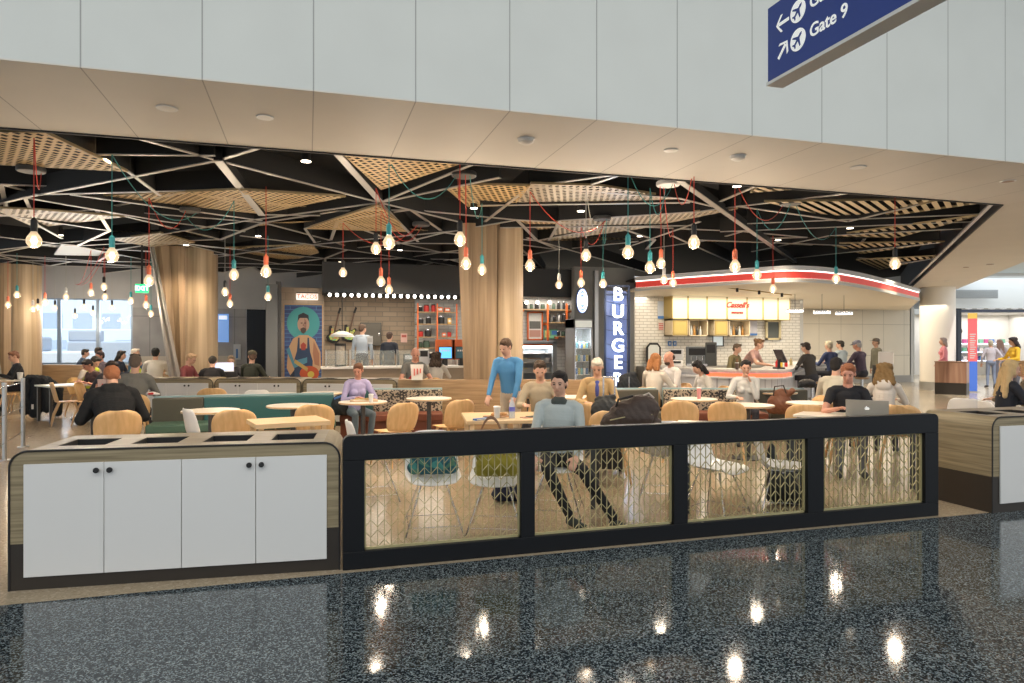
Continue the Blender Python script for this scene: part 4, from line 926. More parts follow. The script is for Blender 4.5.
l = bpy.data.lights.new('case_lamp', 'AREA'); l.shape = 'RECTANGLE'; l.size = L_ - .3; l.size_y = .08; l.energy = 14; l.color = (1, .97, .9); o = bpy.data.objects.new('case_lamp', l); COL.objects.link(o); o.parent = t; o.location = (L_ / 2, .08, z1 - .13); o.rotation_euler = (R(25), 0, 0)
# tall drinks fridge
a, b_ = X2(574, 15.4), X2(593, 15.4); L_ = b_ - a; zt = Z2(584, 319, 15.4)
t = thing('drinks_fridge', 'tall glass-door drinks fridge left of the vertical lit sign', 'fridge', (a, 15.4, 0))
m = MB(); m.box(0, .05, 0, .6, 0, zt); m.box(L_ - .05, L_, 0, .6, 0, zt); m.box(0, L_, .56, .6, 0, zt); m.box(0, L_, 0, .6, 0, .15); m.box(0, L_, 0, .6, zt - .22, zt); m.build('body', mat('fridge_grey', (.36, .36, .36), .4, .4), t, bevel=.008)
MB().box(.03, L_ - .03, -.01, 0, zt - .2, zt - .04).build('header_panel', mat('fridge_header', (.62, .64, .58), .4, em=.5), t)
for z in (.5, .82, 1.14, 1.46): MB().box(.05, L_ - .05, .05, .55, z, z + .015).build('shelf', WHT, t)
MB().box(.07, .09, .1, .12, .2, zt - .25).build('light_tube', mat('tube_light', (.8, .9, 1), .4, em=6), t)
l = bpy.data.lights.new('fridge_lamp', 'POINT'); l.energy = 9; l.color = (.85, .93, 1); l.shadow_soft_size = .05; o = bpy.data.objects.new('fridge_lamp', l); COL.objects.link(o); o.parent = t; o.location = (L_ / 2, .06, zt - .5)
MB().box(.05, L_ - .05, .0, .01, .15, zt - .24).build('glass_door', GLASSC, t); MB().box(L_ - .1, L_ - .08, -.03, 0, .9, 1.3).build('handle', BLKM, t)
for zi, z in enumerate((.515, .835, 1.155, 1.475)):
    for k in range(5):
        kk = (zi + k) % 4; c = [(.75, .75, .78), (.10, .25, .6), (.75, .6, .15), (.2, .5, .6)][kk]
        q = thing('drink_can', '%s drink can in the tall fridge' % ['silver', 'blue', 'yellow', 'turquoise'][kk], 'can', (a + .11 + k * (L_ - .22) / 4, 15.52, z), 0, '%s cans in the fridge' % ['silver', 'blue', 'yellow', 'turquoise'][kk]); MB().lathe([(.028, 0), (.033, .01), (.033, .13), (.026, .15)], 10).build('body', mat('can_%d' % kk, c, .3, .3), q)
# grey walls round the signs
m = MB(); m.box(6.5, 8.19, 16.2, 16.4, 0, 3.55); struct('wall_sign_left', m, mat('smoky_wall', (.22, .225, .22), .5, var=.55, bs=1.1))
m = MB(); m.prism([(6.5, 16.4), (7.62, 19), (7.75, 19), (6.66, 16.4)], 0, 3.4); struct('wall_kitchen_side', m, mat('charcoal_wall', (.06, .06, .06), .5))
struct('trim_9', MB().box(7.02, 7.12, 16.1, 16.2, 0, 3.45), STEEL)
# oval sign on the wall end
p = WP(581, 301, 15.9)
t = thing('oval_lit_sign', 'oval blue-white glowing logo sign left of the vertical lettering', 'sign', p)
MB().lathe([(.30, 0), (.30, .07)], 40, 0, Matrix.Scale(.47, 4, (1, 0, 0)) @ Matrix.Rotation(R(90), 4, 'X')).build('sign_body', mat('oval_dark', (.03, .05, .12), .4), t)
GLOWB = mat('oval_glow', (.2, .3, .6), .4, em=.7, emc=(.30, .45, .95)); GLOWW = mat('letter_glow', (.95, .97, 1), .4, em=2.6, emc=(.84, .90, 1))
MB().lathe([(.285, 0), (.285, .012)], 40, 0, Matrix.Translation((0, -.07, 0)) @ Matrix.Scale(.47, 4, (1, 0, 0)) @ Matrix.Rotation(R(90), 4, 'X')).build('face', GLOWB, t)
for rr in (.25, .17): MB().tube([(rr * .47 * math.cos(k * math.pi / 18), -.09, rr * math.sin(k * math.pi / 18)) for k in range(36)], .012, 6, closed=True).build('ring', GLOWW, t)
m = MB()
for z in (-.07, .0, .07): m.box(-.05, .05, -.1, -.085, z - .018, z + .018)
m.build('emblem', GLOWW, t)
# vertical BURGER sign
p = W(617, 14.0); ps = p.copy()
t = thing('vertical_lit_sign', 'tall dark sign mast with glowing white letters spelling BURGER', 'sign', p, -.10)
s2 = .255; zt = EYE + (343 - 285) / F * 14.0
m = MB(); [m.box(x - .018, x + .018, -.02, .02, .25, zt) for x in (-s2, s2)]; [m.box(-s2, s2, -.018, .018, z - .018, z + .018) for z in (.27, zt - .02, zt - .2)]; m.build('frame', mat('sign_frame', (.02, .03, .06), .4, .4), t)
MB().box(-s2 + .03, s2 - .03, .03, .06, .3, zt - .12).build('back_panel', mat('sign_back', (.07, .10, .22), .35), t)
m = MB(); zr = [zt - .04 - .29 * k for k in range(9)]
for z in zr: m.tube([(-s2, .0, z), (s2, 0, z - .1)], .006, 5)
m.build('bracing', mat('sign_frame', (0, 0, 0)), t)
bpy.context.view_layer.update()
for i, ch in enumerate('BURGER'):
    z = EYE + (343 - (295 + 17 * i)) / F * 13.95
    o = text('lettering', ch, .38, GLOWW, Matrix.Identity(4), t, .02, bold=.005); o.matrix_world = Matrix.Identity(4)
    o.location = (.0, -.06, z); o.rotation_euler = (R(90), 0, 0); o.scale = (1.0, 1, 1)
for z in (2.4, 1.5): 
    l = bpy.data.lights.new('sign_glow_lamp', 'POINT'); l.energy = 9; l.color = (.6, .75, 1); l.shadow_soft_size = .2
    o = bpy.data.objects.new('sign_glow_lamp', l); COL.objects.link(o); o.parent = t; o.location = (0, -.35, z)
# ================================================================== BURGER COUNTER WITH CURVED CANOPY
def cpt(px, py, zrel): return W(px, F * zrel / (HY - py))
key = [(635, 291), (680, 288), (720, 285.6), (757, 283.4), (786, 282), (812, 282.4), (834, 284), (850, 286), (868, 289), (890, 293.5), (920, 300.5)]
cur = [cpt(a, b_, 1.30) for a, b_ in key]
# smooth
def cat(P, n=5):
    out = []
    for i in range(len(P) - 1):
        p0, p1, p2, p3 = P[max(i - 1, 0)], P[i], P[i + 1], P[min(i + 2, len(P) - 1)]
        for k in range(n):
            s_ = k / n; out.append(.5 * ((2 * p1) + (p2 - p0) * s_ + (2 * p0 - 5 * p1 + 4 * p2 - p3) * s_ ** 2 + (3 * p1 - p0 - 3 * p2 + p3) * s_ ** 3))
    return out + [P[-1]]
cv = cat(cur)
t = thing('curved_canopy', 'curved shop canopy with red band and white lit edges', 'canopy', (0, 0, 0))
def band(z0, z1, off, name, mt, back=.05):
    m = MB(); n = len(cv); nr = []
    for i in range(n):
        tn = (cv[min(i + 1, n - 1)] - cv[max(i - 1, 0)]).normalized(); nr.append(Vector((tn.y, -tn.x, 0)))
    for i in range(n - 1):
        a, b_ = cv[i] + nr[i] * off, cv[i + 1] + nr[i + 1] * off; c, d = cv[i] - nr[i] * back, cv[i + 1] - nr[i + 1] * back
        m.add([(a.x, a.y, z0), (b_.x, b_.y, z0), (b_.x, b_.y, z1), (a.x, a.y, z1), (c.x, c.y, z0), (d.x, d.y, z0), (d.x, d.y, z1), (c.x, c.y, z1)], [(0, 1, 2, 3), (7, 6, 5, 4), (0, 4, 5, 1), (3, 2, 6, 7)] + ([(0, 3, 7, 4)] if i == 0 else []) + ([(1, 5, 6, 2)] if i == n - 2 else []))
    m.build(name, mt, t)
band(2.90, 2.95, .0, 'lower_rim', mat('canopy_grey', (.60, .62, .63), .35))
band(2.95, 2.985, -.02, 'lower_light_line', mat('white_line', (1, .95, .88), .4, em=1.6))
band(2.985, 3.13, -.03, 'red_band', mat('canopy_red', (.80, .07, .05), .4, em=.22), .08)
band(3.13, 3.155, -.02, 'upper_light_line', mat('white_line', (0, 0, 0)))
band(3.155, 3.25, .01, 'upper_rim', mat('canopy_grey', (0, 0, 0)), .12)
poly = [(p.x, p.y) for p in cv] + [(23.4, 22), (14.5, 22), (8.2, 18)]
SOFTC = mat('canopy_soffit', (.78, .71, .60), .5)
MB().prism(poly, 2.93, 2.98).build('soffit', SOFTC, t, smooth=False)
MB().prism([(x, y) for x, y in poly], 3.18, 3.22).build('top_deck', BLKM, t, smooth=False)
Yc = 17.5
def X3(px, Y=Yc): return PY(px, Y, 0).x
def Z3(px, py, Y=Yc): return PY(px, Y, py=py).z
struct('wall_tiled', MB().box(X3(633), X3(800), Yc, Yc + .15, 0, 3.2), brick('white_brick', (.74, .71, .64), (.70, .66, .58), (.42, .38, .32), .24, .085, .008, .3))
struct('wall_tiled_return', MB().prism([(8.06, 16.4), (8.7, 17.5), (8.85, 17.5), (8.19, 16.4)], 0, 3.2), mat('return_grey', (.32, .31, .30), .5))
# lit menu boxes with timber/brass frames and open shelves under them
GLOWY = mat('menu_box_glow', (.55, .47, .32), .5, em=.42, emc=(1, .86, .58)); BRS = mat('brass_frame', (.42, .30, .10), .4, .5)
BRM = perforated('brass_mesh', (.46, .35, .10), .05, .05, .2)
xs = [672, 688, 707, 727, 747, 763, 778, 790]
labs = ['lit cream menu box over the brass mesh cabinet, left end', 'lit cream menu box, second from the left end', 'lit cream menu box left of the red script logo', 'lit cream menu box bearing the red script logo', 'lit cream menu box right of the script logo', 'lit cream menu box, next to last at right', 'lit cream menu box at the right end']
t0_ = None
for i in range(7):
    a, b_ = X3(xs[i], Yc - .5), X3(xs[i + 1], Yc - .5); zb, zt = 2.27, 2.92; w = b_ - a
    t = thing('menu_light_box', labs[i], 'light box', (a, Yc - .5, zb))
    MB().box(.02, w - .02, 0, .45, .02, zt - zb).build('light_panel', GLOWY, t); m = MB(); m.box(0, .02, -.01, .46, 0, zt - zb); m.box(w - .02, w, -.01, .46, 0, zt - zb); m.box(0, w, -.01, .46, 0, .02); m.build('frame', BRS, t)
    if i == 3: t0_ = (t, w)
bpy.context.view_layer.update()
t, w = t0_
SCR = mat('script_red', (.30, .012, .01), .6)
for (s_, sz, z, sh) in (("Cassell's", .225, .42, .35), ('HAMBURGERS', .06, .20, 0)):
    o = text('lettering', s_, sz, SCR, Matrix.Identity(4), t, .008, shear=sh, bold=.005); o.location = (w / 2, -.012, z); o.rotation_euler = (R(90), 0, 0)
def cab(px0, px1, label, kind):
    a, b_ = X3(px0, Yc - .45), X3(px1, Yc - .45); w = b_ - a; zb, zt = 1.80, 2.26
    t = thing('wall_cabinet', label, 'cabinet', (a, Yc - .45, zb)); m = MB()
    for q in ((0, .025, 0, .44, 0, zt - zb), (w - .025, w, 0, .44, 0, zt - zb), (0, w, 0, .44, 0, .025), (0, w, 0, .44, zt - zb - .02, zt - zb), (0, w, .42, .44, 0, zt - zb)): m.box(*q)
    m.build('carcass', mat('cabinet_cream', (.60, .50, .34), .5), t)
    if kind == 'mesh': MB().box(.02, w - .02, -.012, -.004, .02, zt - zb - .02).build('mesh_door', BRS, t); MB().box(.06, w - .06, -.016, -.012, .06, zt - zb - .06).build('mesh_infill', mat('brass_infill', (.50, .38, .12), .5, .3, bump=.8, bs=90), t)
    else:
        k = 0; x = a + .09
        while x < b_ - .06:
            nm_ = ['dark', 'clear', 'amber'][k % 3]; c = [(.03, .03, .03), (.62, .66, .66), (.42, .20, .04)][k % 3]; h = .24 + .05 * ((k * 7) % 3) / 2
            o = MB().lathe([(.032, 0), (.036, .01), (.036, h * .55), (.014, h * .72), (.014, h), (.012, h + .005)], 10).build('bottle', mat('bottle_' + nm_, c, .15), None, loc=(x, Yc - .25, zb + .026)); where = 'the open shelf left of the script logo' if px0 < 710 else 'the open shelf below the script logo'
            tag(o, '%s bottle on %s' % (nm_, where), 'bottle', '%s bottles on %s' % (nm_, where)); k += 1; x += .1
    return t
cab(672, 688, 'brass mesh cabinet under the leftmost menu box', 'mesh'); cab(689, 708, 'open shelf cabinet full of bottles, left', 'open'); cab(714, 728, 'brass mesh cabinet left of the script logo shelf', 'mesh'); cab(729, 750, 'open shelf cabinet of bottles below the script logo', 'open')
t = slab('framed_blackboard', 'grey blackboard in a pale gold frame on the tiled wall', 'blackboard', 773, 330, Yc - .05, .46, .56, mat('slate', (.10, .11, .10), .6)); m = MB(); [m.box(*q) for q in ((-.27, -.2, -.03, .0, -.3, .3), (.2, .27, -.03, .0, -.3, .3), (-.27, .27, -.03, .0, -.3, -.24), (-.27, .27, -.03, .0, .24, .3))]; m.build('frame', mat('pale_gold', (.62, .52, .30), .4, .2), t)
t = slab('wall_poster', 'grey and blue poster on the white tiled wall', 'poster', 661, 310, Yc - .03, .2, .5, mat('poster_grey', (.52, .56, .62), .5)); MB().box(-.1, .1, -.004, 0, -.25, -.17).build('blue_footer', BLU, t)
t = slab('red_print_notice', 'small red printed notice under the grey poster', 'notice', 661, 326, Yc - .03, .18, .26, mat('notice_pale', (.62, .55, .48), .6)); m = MB(); [m.box(-.07, .07, -.004, 0, z, z + .025) for z in (-.1, -.05, 0, .05)]; m.build('printed_lines', REDB, t)
t = slab('framed_screen', 'small framed white screen under the mesh cabinet', 'screen', 718, 341, Yc - .12, .34, .28, mat('screen_pale', (.62, .70, .72), .3, em=.4), .04); m = MB(); [m.box(*q) for q in ((-.19, -.16, -.01, .0, -.16, .16), (.16, .19, -.01, .0, -.16, .16), (-.19, .19, -.01, .0, -.16, -.13), (-.19, .19, -.01, .0, .13, .16))]; m.build('frame', BLKM, t)
t = slab('red_hanging_poster', 'pink-edged poster with blue foot behind the counter', 'poster', 752, 327, Yc - .1, .36, .5, mat('poster_mix', (.60, .58, .62), .5)); MB().box(-.18, .18, -.004, 0, .19, .25).build('red_header', mat('poster_red', (.7, .12, .12), .5), t); MB().box(-.18, .18, -.004, 0, -.25, -.19).build('blue_footer', BLU, t)
area('burger_light', (11.5, 16.0, 2.88), (0, 0, 0), 5, 1.8, 170, (1, .88, .70))
area('burger_light', (17, 19, 2.88), (0, 0, 0), 7, 3, 230, (1, .88, .70))
struct('trim_10', MB().box(X3(633) + .1, X3(800) - .1, Yc - .5, Yc - .02, 0, .95), mat('back_counter', (.25, .24, .22), .5))
# curved bar counter with red neon line
ck = [W(652, 16.2), W(690, 14.9), W(725, 14.2), W(762, 13.9), W(790, 14.3), W(796, 16.4), W(810, 19.2), W(850, 21.8)]
cc = cat(ck, 6)
inner = []
for i, p in enumerate(cc):
    tn = (cc[min(i + 1, len(cc) - 1)] - cc[max(i - 1, 0)]).normalized(); inner.append(p + Vector((-tn.y, tn.x, 0)) * .62)
t = thing('bar_counter', 'curved burger bar counter with glowing red line under its top', 'counter', (0, 0, 0))
def strip(o0, o1, z0, z1, name, mt, i0=0, i1=None):
    m = MB(); idx = range(i0, (i1 or len(cc)) - 1)
    for i in idx:
        q = []
        for j in (i, i + 1):
            nv = (inner[j] - cc[j]).normalized(); q.append((cc[j] + nv * o0, cc[j] + nv * o1))
        (a, c), (b_, d) = q
        m.add([(a.x, a.y, z0), (b_.x, b_.y, z0), (b_.x, b_.y, z1), (a.x, a.y, z1), (c.x, c.y, z0), (d.x, d.y, z0), (d.x, d.y, z1), (c.x, c.y, z1)], [(0, 1, 2, 3), (7, 6, 5, 4), (0, 4, 5, 1), (3, 2, 6, 7), (0, 3, 7, 4), (1, 5, 6, 2)])
    m.build(name, mt, t)
strip(.06, .6, 0, .95, 'body', panelled('counter_cladding', (.55, .55, .56), 0, .14, 0, .02, .6)); strip(-.02, .64, 1.02, 1.06, 'worktop', mat('quartz', (.70, .68, .64), .25)); strip(.04, .6, .95, 1.02, 'under_rim', WHT)
strip(.01, .035, .90, .97, 'neon_line', mat('neon_red', (1, .12, .05), .4, em=1.3, emc=(1, .13, .05)), 8, 26); strip(-.005, .05, .86, .90, 'lower_rim', WHT)
# pendants under the canopy: three linear lights
for (px, py, d, lab) in ((795, 311, 18.5, 'linear pendant light nearest the menu boxes'), (822, 312.5, 18.5, 'middle linear pendant light over the bar'), (844, 313.5, 19, 'rightmost linear pendant light over the bar')):
    p = WP(px, py, d); t = thing('linear_pendant', lab, 'pendant light', p, heading(p, 180)); MB().box(-.22, .22, -.05, .05, 0, .05).build('housing', CHROME, t); MB().box(-.21, .21, -.045, .045, -.03, 0).build('diffuser', mat('linear_glow', (1, .95, .85), .4, em=4), t)
    MB().tube([(0, 0, .05), (0, 0, 2.93 - p.z)], .006, 5).build('cord', BLKM, t)
t = thing('track_rail', 'thin brass track rail with spot heads above the menu boxes', 'track light', WP(728, 289, 17)); q0 = WP(728, 288, 16.6) - t.location; q1 = WP(792, 295, 15.8) - t.location
MB().tube([q0, q1], .012, 6).build('rail', BRS, t)
for f in (.15, .5, .85): MB().cyl(q0.lerp(q1, f), .03, q0.lerp(q1, f).z - .07, q0.lerp(q1, f).z + .02, 12).build('spot_head', BLKM, t)
# beige back wall beyond the bar
Yb = 22.2
struct('wall_beige', MB().box(17.6, 23.75, Yb, Yb + .2, .28, 3.5), panelled('beige_panel', (.66, .61, .51), 0, 1.05, .3, .018, .6, .5, rows=1.25, rowoff=2.35, var=.04)); struct('baseboard_beige', MB().box(17.6, 23.75, Yb - .015, Yb + .2, 0, .28), mat('base_grey', (.30, .29, .27), .4))
q0, q1 = Vector((14.55, 17.5)), Vector((17.7, 22.3)); dd = (q1 - q0); nn = Vector((-dd.y, dd.x)).normalized() * .1
struct('wall_bar_side', MB().prism([tuple(q0), tuple(q1), tuple(q1 + nn), tuple(q0 + nn)], 0, 3.3), mat('side_grey', (.46, .46, .45), .5))
struct('wall_corridor', MB().box(23.7, 34, 33, 33.2, 0, 4.7), mat('corridor_blue', (.55, .68, .76), .5)); struct('wall_corridor_side', MB().box(23.70, 23.9, 22.2, 33, 0, 4.7), mat('side_grey', (0, 0, 0)))
# ================================================================== RIGHT CONCOURSE: free-standing bin, banner, shop front
p = W(952, 21.4); t = thing('litter_bin', 'free-standing litter bin with striped timber body and dark base', 'bin', p, heading(p, -8) + math.pi)
MB().box(-.42, .42, -.3, .3, .36, 1.0).build('body', wood('red_timber', (.20, .09, .055), (.42, .24, .15), (5, 5, .3), .4), t, bevel=.01); MB().box(-.42, .42, -.3, .3, 0, .36).build('plinth', BRONZE, t); MB().box(-.43, .43, -.31, .31, 1.0, 1.03).build('lid', mat('bin_lid', (.30, .17, .10), .35), t, bevel=.008); MB().box(-.16, .16, -.12, .12, 1.03, 1.034).build('opening', BLKM, t)
p = W(972.5, 22.3); t = thing('banner_stand', 'narrow vertical banner fading from yellow and red to blue', 'banner', p, heading(p, 0) + math.pi)
bt = EYE + (343 - 313) / F * 22.3
MB().box(-.13, .13, -.02, .02, .03, 1.0).build('blue_panel', mat('banner_blue', (.08, .20, .75), .5, em=.1), t); MB().box(-.13, .13, -.02, .02, 1.0, bt - .18).build('red_panel', mat('banner_red', (.80, .16, .18), .5, em=.1), t); MB().box(-.13, .13, -.02, .02, bt - .18, bt).build('yellow_panel', mat('banner_yellow', (.80, .55, .12), .5, em=.1), t); MB().box(-.2, .2, -.15, .15, 0, .03).build('foot', STEEL, t)
m = MB(); [m.box(-.07, .05 + .02 * (k % 3), -.024, -.02, 1.1 + k * .07, 1.13 + k * .07) for k in range(12)]; m.build('printed_lines', WHT, t)
# shop front
ax = (W(1060, 31) - W(956, 31)); ang = math.atan2(ax.y, ax.x); L_ = ax.length; p = W(956, 31.0)
SHW = mat('shop_white', (.80, .78, .74), .4)
t = thing('shop_front', 'bright shop front across the right concourse with dark beam and white fins', 'shop front', p, ang)
MB().box(0, L_, 0, .2, 3.05, 4.0).build('header', mat('shop_header', (.62, .57, .50), .45), t); MB().box(-.02, L_, -.35, .0, 2.98, 3.10).build('beam', mat('beam_blue', (.10, .12, .18), .4), t); MB().box(-.15, .02, -.35, .1, 0, 3.5).build('post', mat('post_dark', (.05, .06, .08), .4), t)
m = MB()
for k in range(9): m.add(*(lambda q: (q.v, q.f))(MB().lathe([(.0, 3.12), (.16, 3.14), (.2, 3.4), (.16, 3.62), (.05, 3.7)], 14, 0, Matrix.Translation((.5 + k * .52, -.12, 0)) @ Matrix.Scale(.35, 4, (0, 1, 0)))))
m.build('rounded_letters', mat('letter_white', (.9, .88, .85), .4, em=.5), t)
MB().box(0, L_, 3.2, 3.4, 0, 3.3).build('shop_back_wall', SHW, t); MB().box(0, L_, .2, 3.4, 3.0, 3.05).build('shop_ceiling', SHW, t); MB().box(L_, L_ + .2, 0, 3.4, 0, 3.3).build('shop_side_wall', SHW, t)
for k in range(2):
    q = MB().lathe([(.0, 0), (.17, 0), (.17, .05), (0, .05)], 28, 0, Matrix.Translation((1.35 + .62 * k + .2, 3.15, 2.2)) @ Matrix.Rotation(R(90), 4, 'X')); q.build('round_emblem', mat('emblem_brown', (.08, .06, .05), .5), t); MB().lathe([(0, 0), (.07, 0), (.07, .06), (0, .06)], 20, 0, Matrix.Translation((1.55 + .62 * k, 3.145, 2.2)) @ Matrix.Rotation(R(90), 4, 'X')).build('emblem_centre', mat('emblem_cream', (.7, .62, .5), .5), t)
area('shop_light', tuple(p + Vector((ax.x * .5 - ax.y / L_ * 1.8, ax.y * .5 + ax.x / L_ * 1.8, 2.9))), (0, 0, ang), 4.5, 2.2, 110, (1, .97, .92))
area('shop_light_front', tuple(p + Vector((ax.x * .4 + ax.y / L_ * 2.5, ax.y * .4 - ax.x / L_ * 2.5, 4.4))), (0, 0, ang), 5, 3, 70, (.85, .93, 1))
nv = Vector((-ax.y, ax.x, 0)) / L_; ux = ax / L_
for r_ in range(3):
    q = p + ux * .5 + nv * 2.7; o = thing('display_shelf', 'glass shelf of small goods in the shop on the right, %s' % ['bottom one', 'middle one', 'top one'][r_], 'shelf', (q.x, q.y, .75 + r_ * .42), ang); MB().box(0, L_ - .8, 0, .4, -.03, 0).build('board', WHT, o); MB().box(0, L_ - .8, -.01, 0, -.05, 0).build('edge_light', mat('edge_glow', (.7, .8, 1), .4, em=1.5), o)
    for k in range(16):
        kk = (k * 5 + r_) % 4; c = [(.6, .1, .3), (.1, .25, .6), (.75, .7, .7), (.2, .5, .35)][kk]; qq = q + ux * (.15 + k * .27) + nv * .15
        if k * .27 > L_ - 1.2: break
        b0 = thing('gift_box', '%s gift box on the %s shelf of the right-hand shop' % (['pink', 'blue', 'white', 'green'][kk], ['bottom', 'middle', 'top'][r_]), 'box', (qq.x, qq.y, .75 + r_ * .42), ang, '%s boxes, %s shop shelf' % (['pink', 'blue', 'white', 'green'][kk], ['bottom', 'middle', 'top'][r_])); MB().box(-.09, .09, -.06, .06, 0, .2).build('body', mat('gift_%d' % kk, c, .5), b0)
# vent above the shop
p2 = W(951, 29); t = thing('return_air_grille', 'long grey air grille on the wall above the right-hand shop', 'vent', (p2.x, p2.y, 3.50), ang); MB().box(0, 2.0, 0, .05, 0, .36).build('frame', mat('vent_grey', (.30, .32, .33), .5), t); m = MB(); [m.box(.03, 1.97, -.02, 0, .03 + k * .045, .05 + k * .045) for k in range(7)]; m.build('slats', mat('vent_slat', (.40, .42, .43), .5), t)
struct('wall_right_upper', MB().box(0, 14, .06, .3, 3.1, 4.62), mat('upper_white', (.66, .68, .68), .5), loc=W(944, 29.4), rz=ang)
for k, (d0, d1) in enumerate(((24, 60),)):
    pass
t = thing('ceiling_light_strip', 'long white light strip in the high right ceiling, nearer one', 'light strip', (20, 19, 4.60)); 
for i, (pa, pb) in enumerate((((1010, 276), (985, 285)), ((1040, 285), (962, 298)))):
    a, b_ = PZ(pa[0], pa[1], 4.6), PZ(pb[0], pb[1], 4.6)
    if i: t = thing('ceiling_light_strip', 'long white light strip in the high right ceiling, farther one', 'light strip', a)
    else: t.location = a
    d = b_ - a; MB().box(0, d.length, -.12, .12, -.02, .01).build('diffuser', mat('strip_glow', (1, 1, 1), .4, em=3), t, rz=math.atan2(d.y, d.x))
# ================================================================== EXIT SIGNS, SCREEN, DOOR DETAILS, LEFT BACK
def exit_sign(px, py, d, w, h, label, hang):
    p = WP(px, py, d); t = thing('exit_sign', label, 'exit sign', p, heading(p, 180)); MB().box(-w / 2, w / 2, -.02, .02, -h / 2, h / 2).build('sign_plate', mat('exit_green', (.02, .42, .16), .4, em=1.6, emc=(.03, .6, .22)), t); MB().box(-.02, .02, -.02, .02, h / 2, h / 2 + hang).build('hanger', BLKM, t)
    o = text('lettering', 'EXIT', h * .7, mat('exit_white', (.85, 1, .9), .4, em=1.5), Matrix.Identity(4), t, .003, bold=.004); o.location = (0, -.024, 0); o.rotation_euler = (R(90), 0, 0)
exit_sign(142, 288.5, 14, .24, .18, 'green exit sign beside a coral-socket bulb, left', .8)
exit_sign(273, 313, 21.5, .17, .22, 'green exit sign by the dark corridor opening', .8)
exit_sign(380, 286, 17, .2, .08, 'small green exit sign above the string of lights', .5) if False else None
t = slab('wall_screen', 'tall blue information screen on the grey back wall', 'screen', 223, 328, yb - .08, .34, .92, mat('info_blue', (.14, .32, .72), .25, em=.55), .05); MB().box(-.12, .12, -.004, 0, .28, .4).build('screen_header', mat('info_white', (.7, .8, .95), .4, em=.8), t)
t = slab('wall_notice', 'pale notice board on the dado left of the corridor', 'notice', 237, 352, yb - .05, .22, .5, mat('notice_blue', (.50, .56, .62), .5)); MB().box(-.03, .03, -.01, 0, -.2, .1).build('printed_block', BLU, t)
struct('trim_11', MB().box(wx(280) - .2, wx(283), 19.6, 24, 0, 3.2), mat('pier_grey', (.20, .21, .22), .5))
# ================================================================== PEOPLE
SKIN = {'l': mat('skin_light', (.62, .36, .25), .5), 'm': mat('skin_medium', (.52, .30, .20), .5), 'd': mat('skin_dark', (.16, .085, .055), .5), 'r': mat('skin_ruddy', (.58, .28, .19), .5)}
def cloth(c, nm=None): return mat('cloth_%02d_%02d_%02d' % tuple(int(x * 99) for x in c), c, .85, bump=.5, bs=22)
EYEW = mat('eye_dark', (.03, .02, .015), .2); LIP = mat('lip', (.42, .16, .13), .5)
def capsule(m, a, b_, r0, r1, n=12):
    a, b_ = Vector(a), Vector(b_); d = b_ - a; L_ = d.length
    if L_ < 1e-5: d = Vector((0, 0, 1)); L_ = 1e-5
    z = d.normalized(); x = z.orthogonal().normalized(); y = z.cross(x); M = Matrix((x, y, z)).transposed().to_4x4(); M.translation = a
    pr = [(max(r0 * math.sin(t_), 1e-4), -r0 * math.cos(t_)) for t_ in [math.pi / 2 * i / 4 for i in range(5)]] + [(max(r1 * math.cos(t_), 1e-4), L_ + r1 * math.sin(t_)) for t_ in [math.pi / 2 * i / 4 for i in range(5)]]
    m.lathe(pr, n, 0, M)
def ik(s_, h, l1, l2, hint):
    s_, h, hint = Vector(s_), Vector(h), Vector(hint); d = h - s_; D = min(d.length, (l1 + l2) * .995); dn = d.normalized(); h = s_ + dn * D
    a = (l1 * l1 - l2 * l2 + D * D) / (2 * D); hh = math.sqrt(max(l1 * l1 - a * a, 0)); p = hint - dn * hint.dot(dn)
    return s_ + dn * a + p.normalized() * hh, h
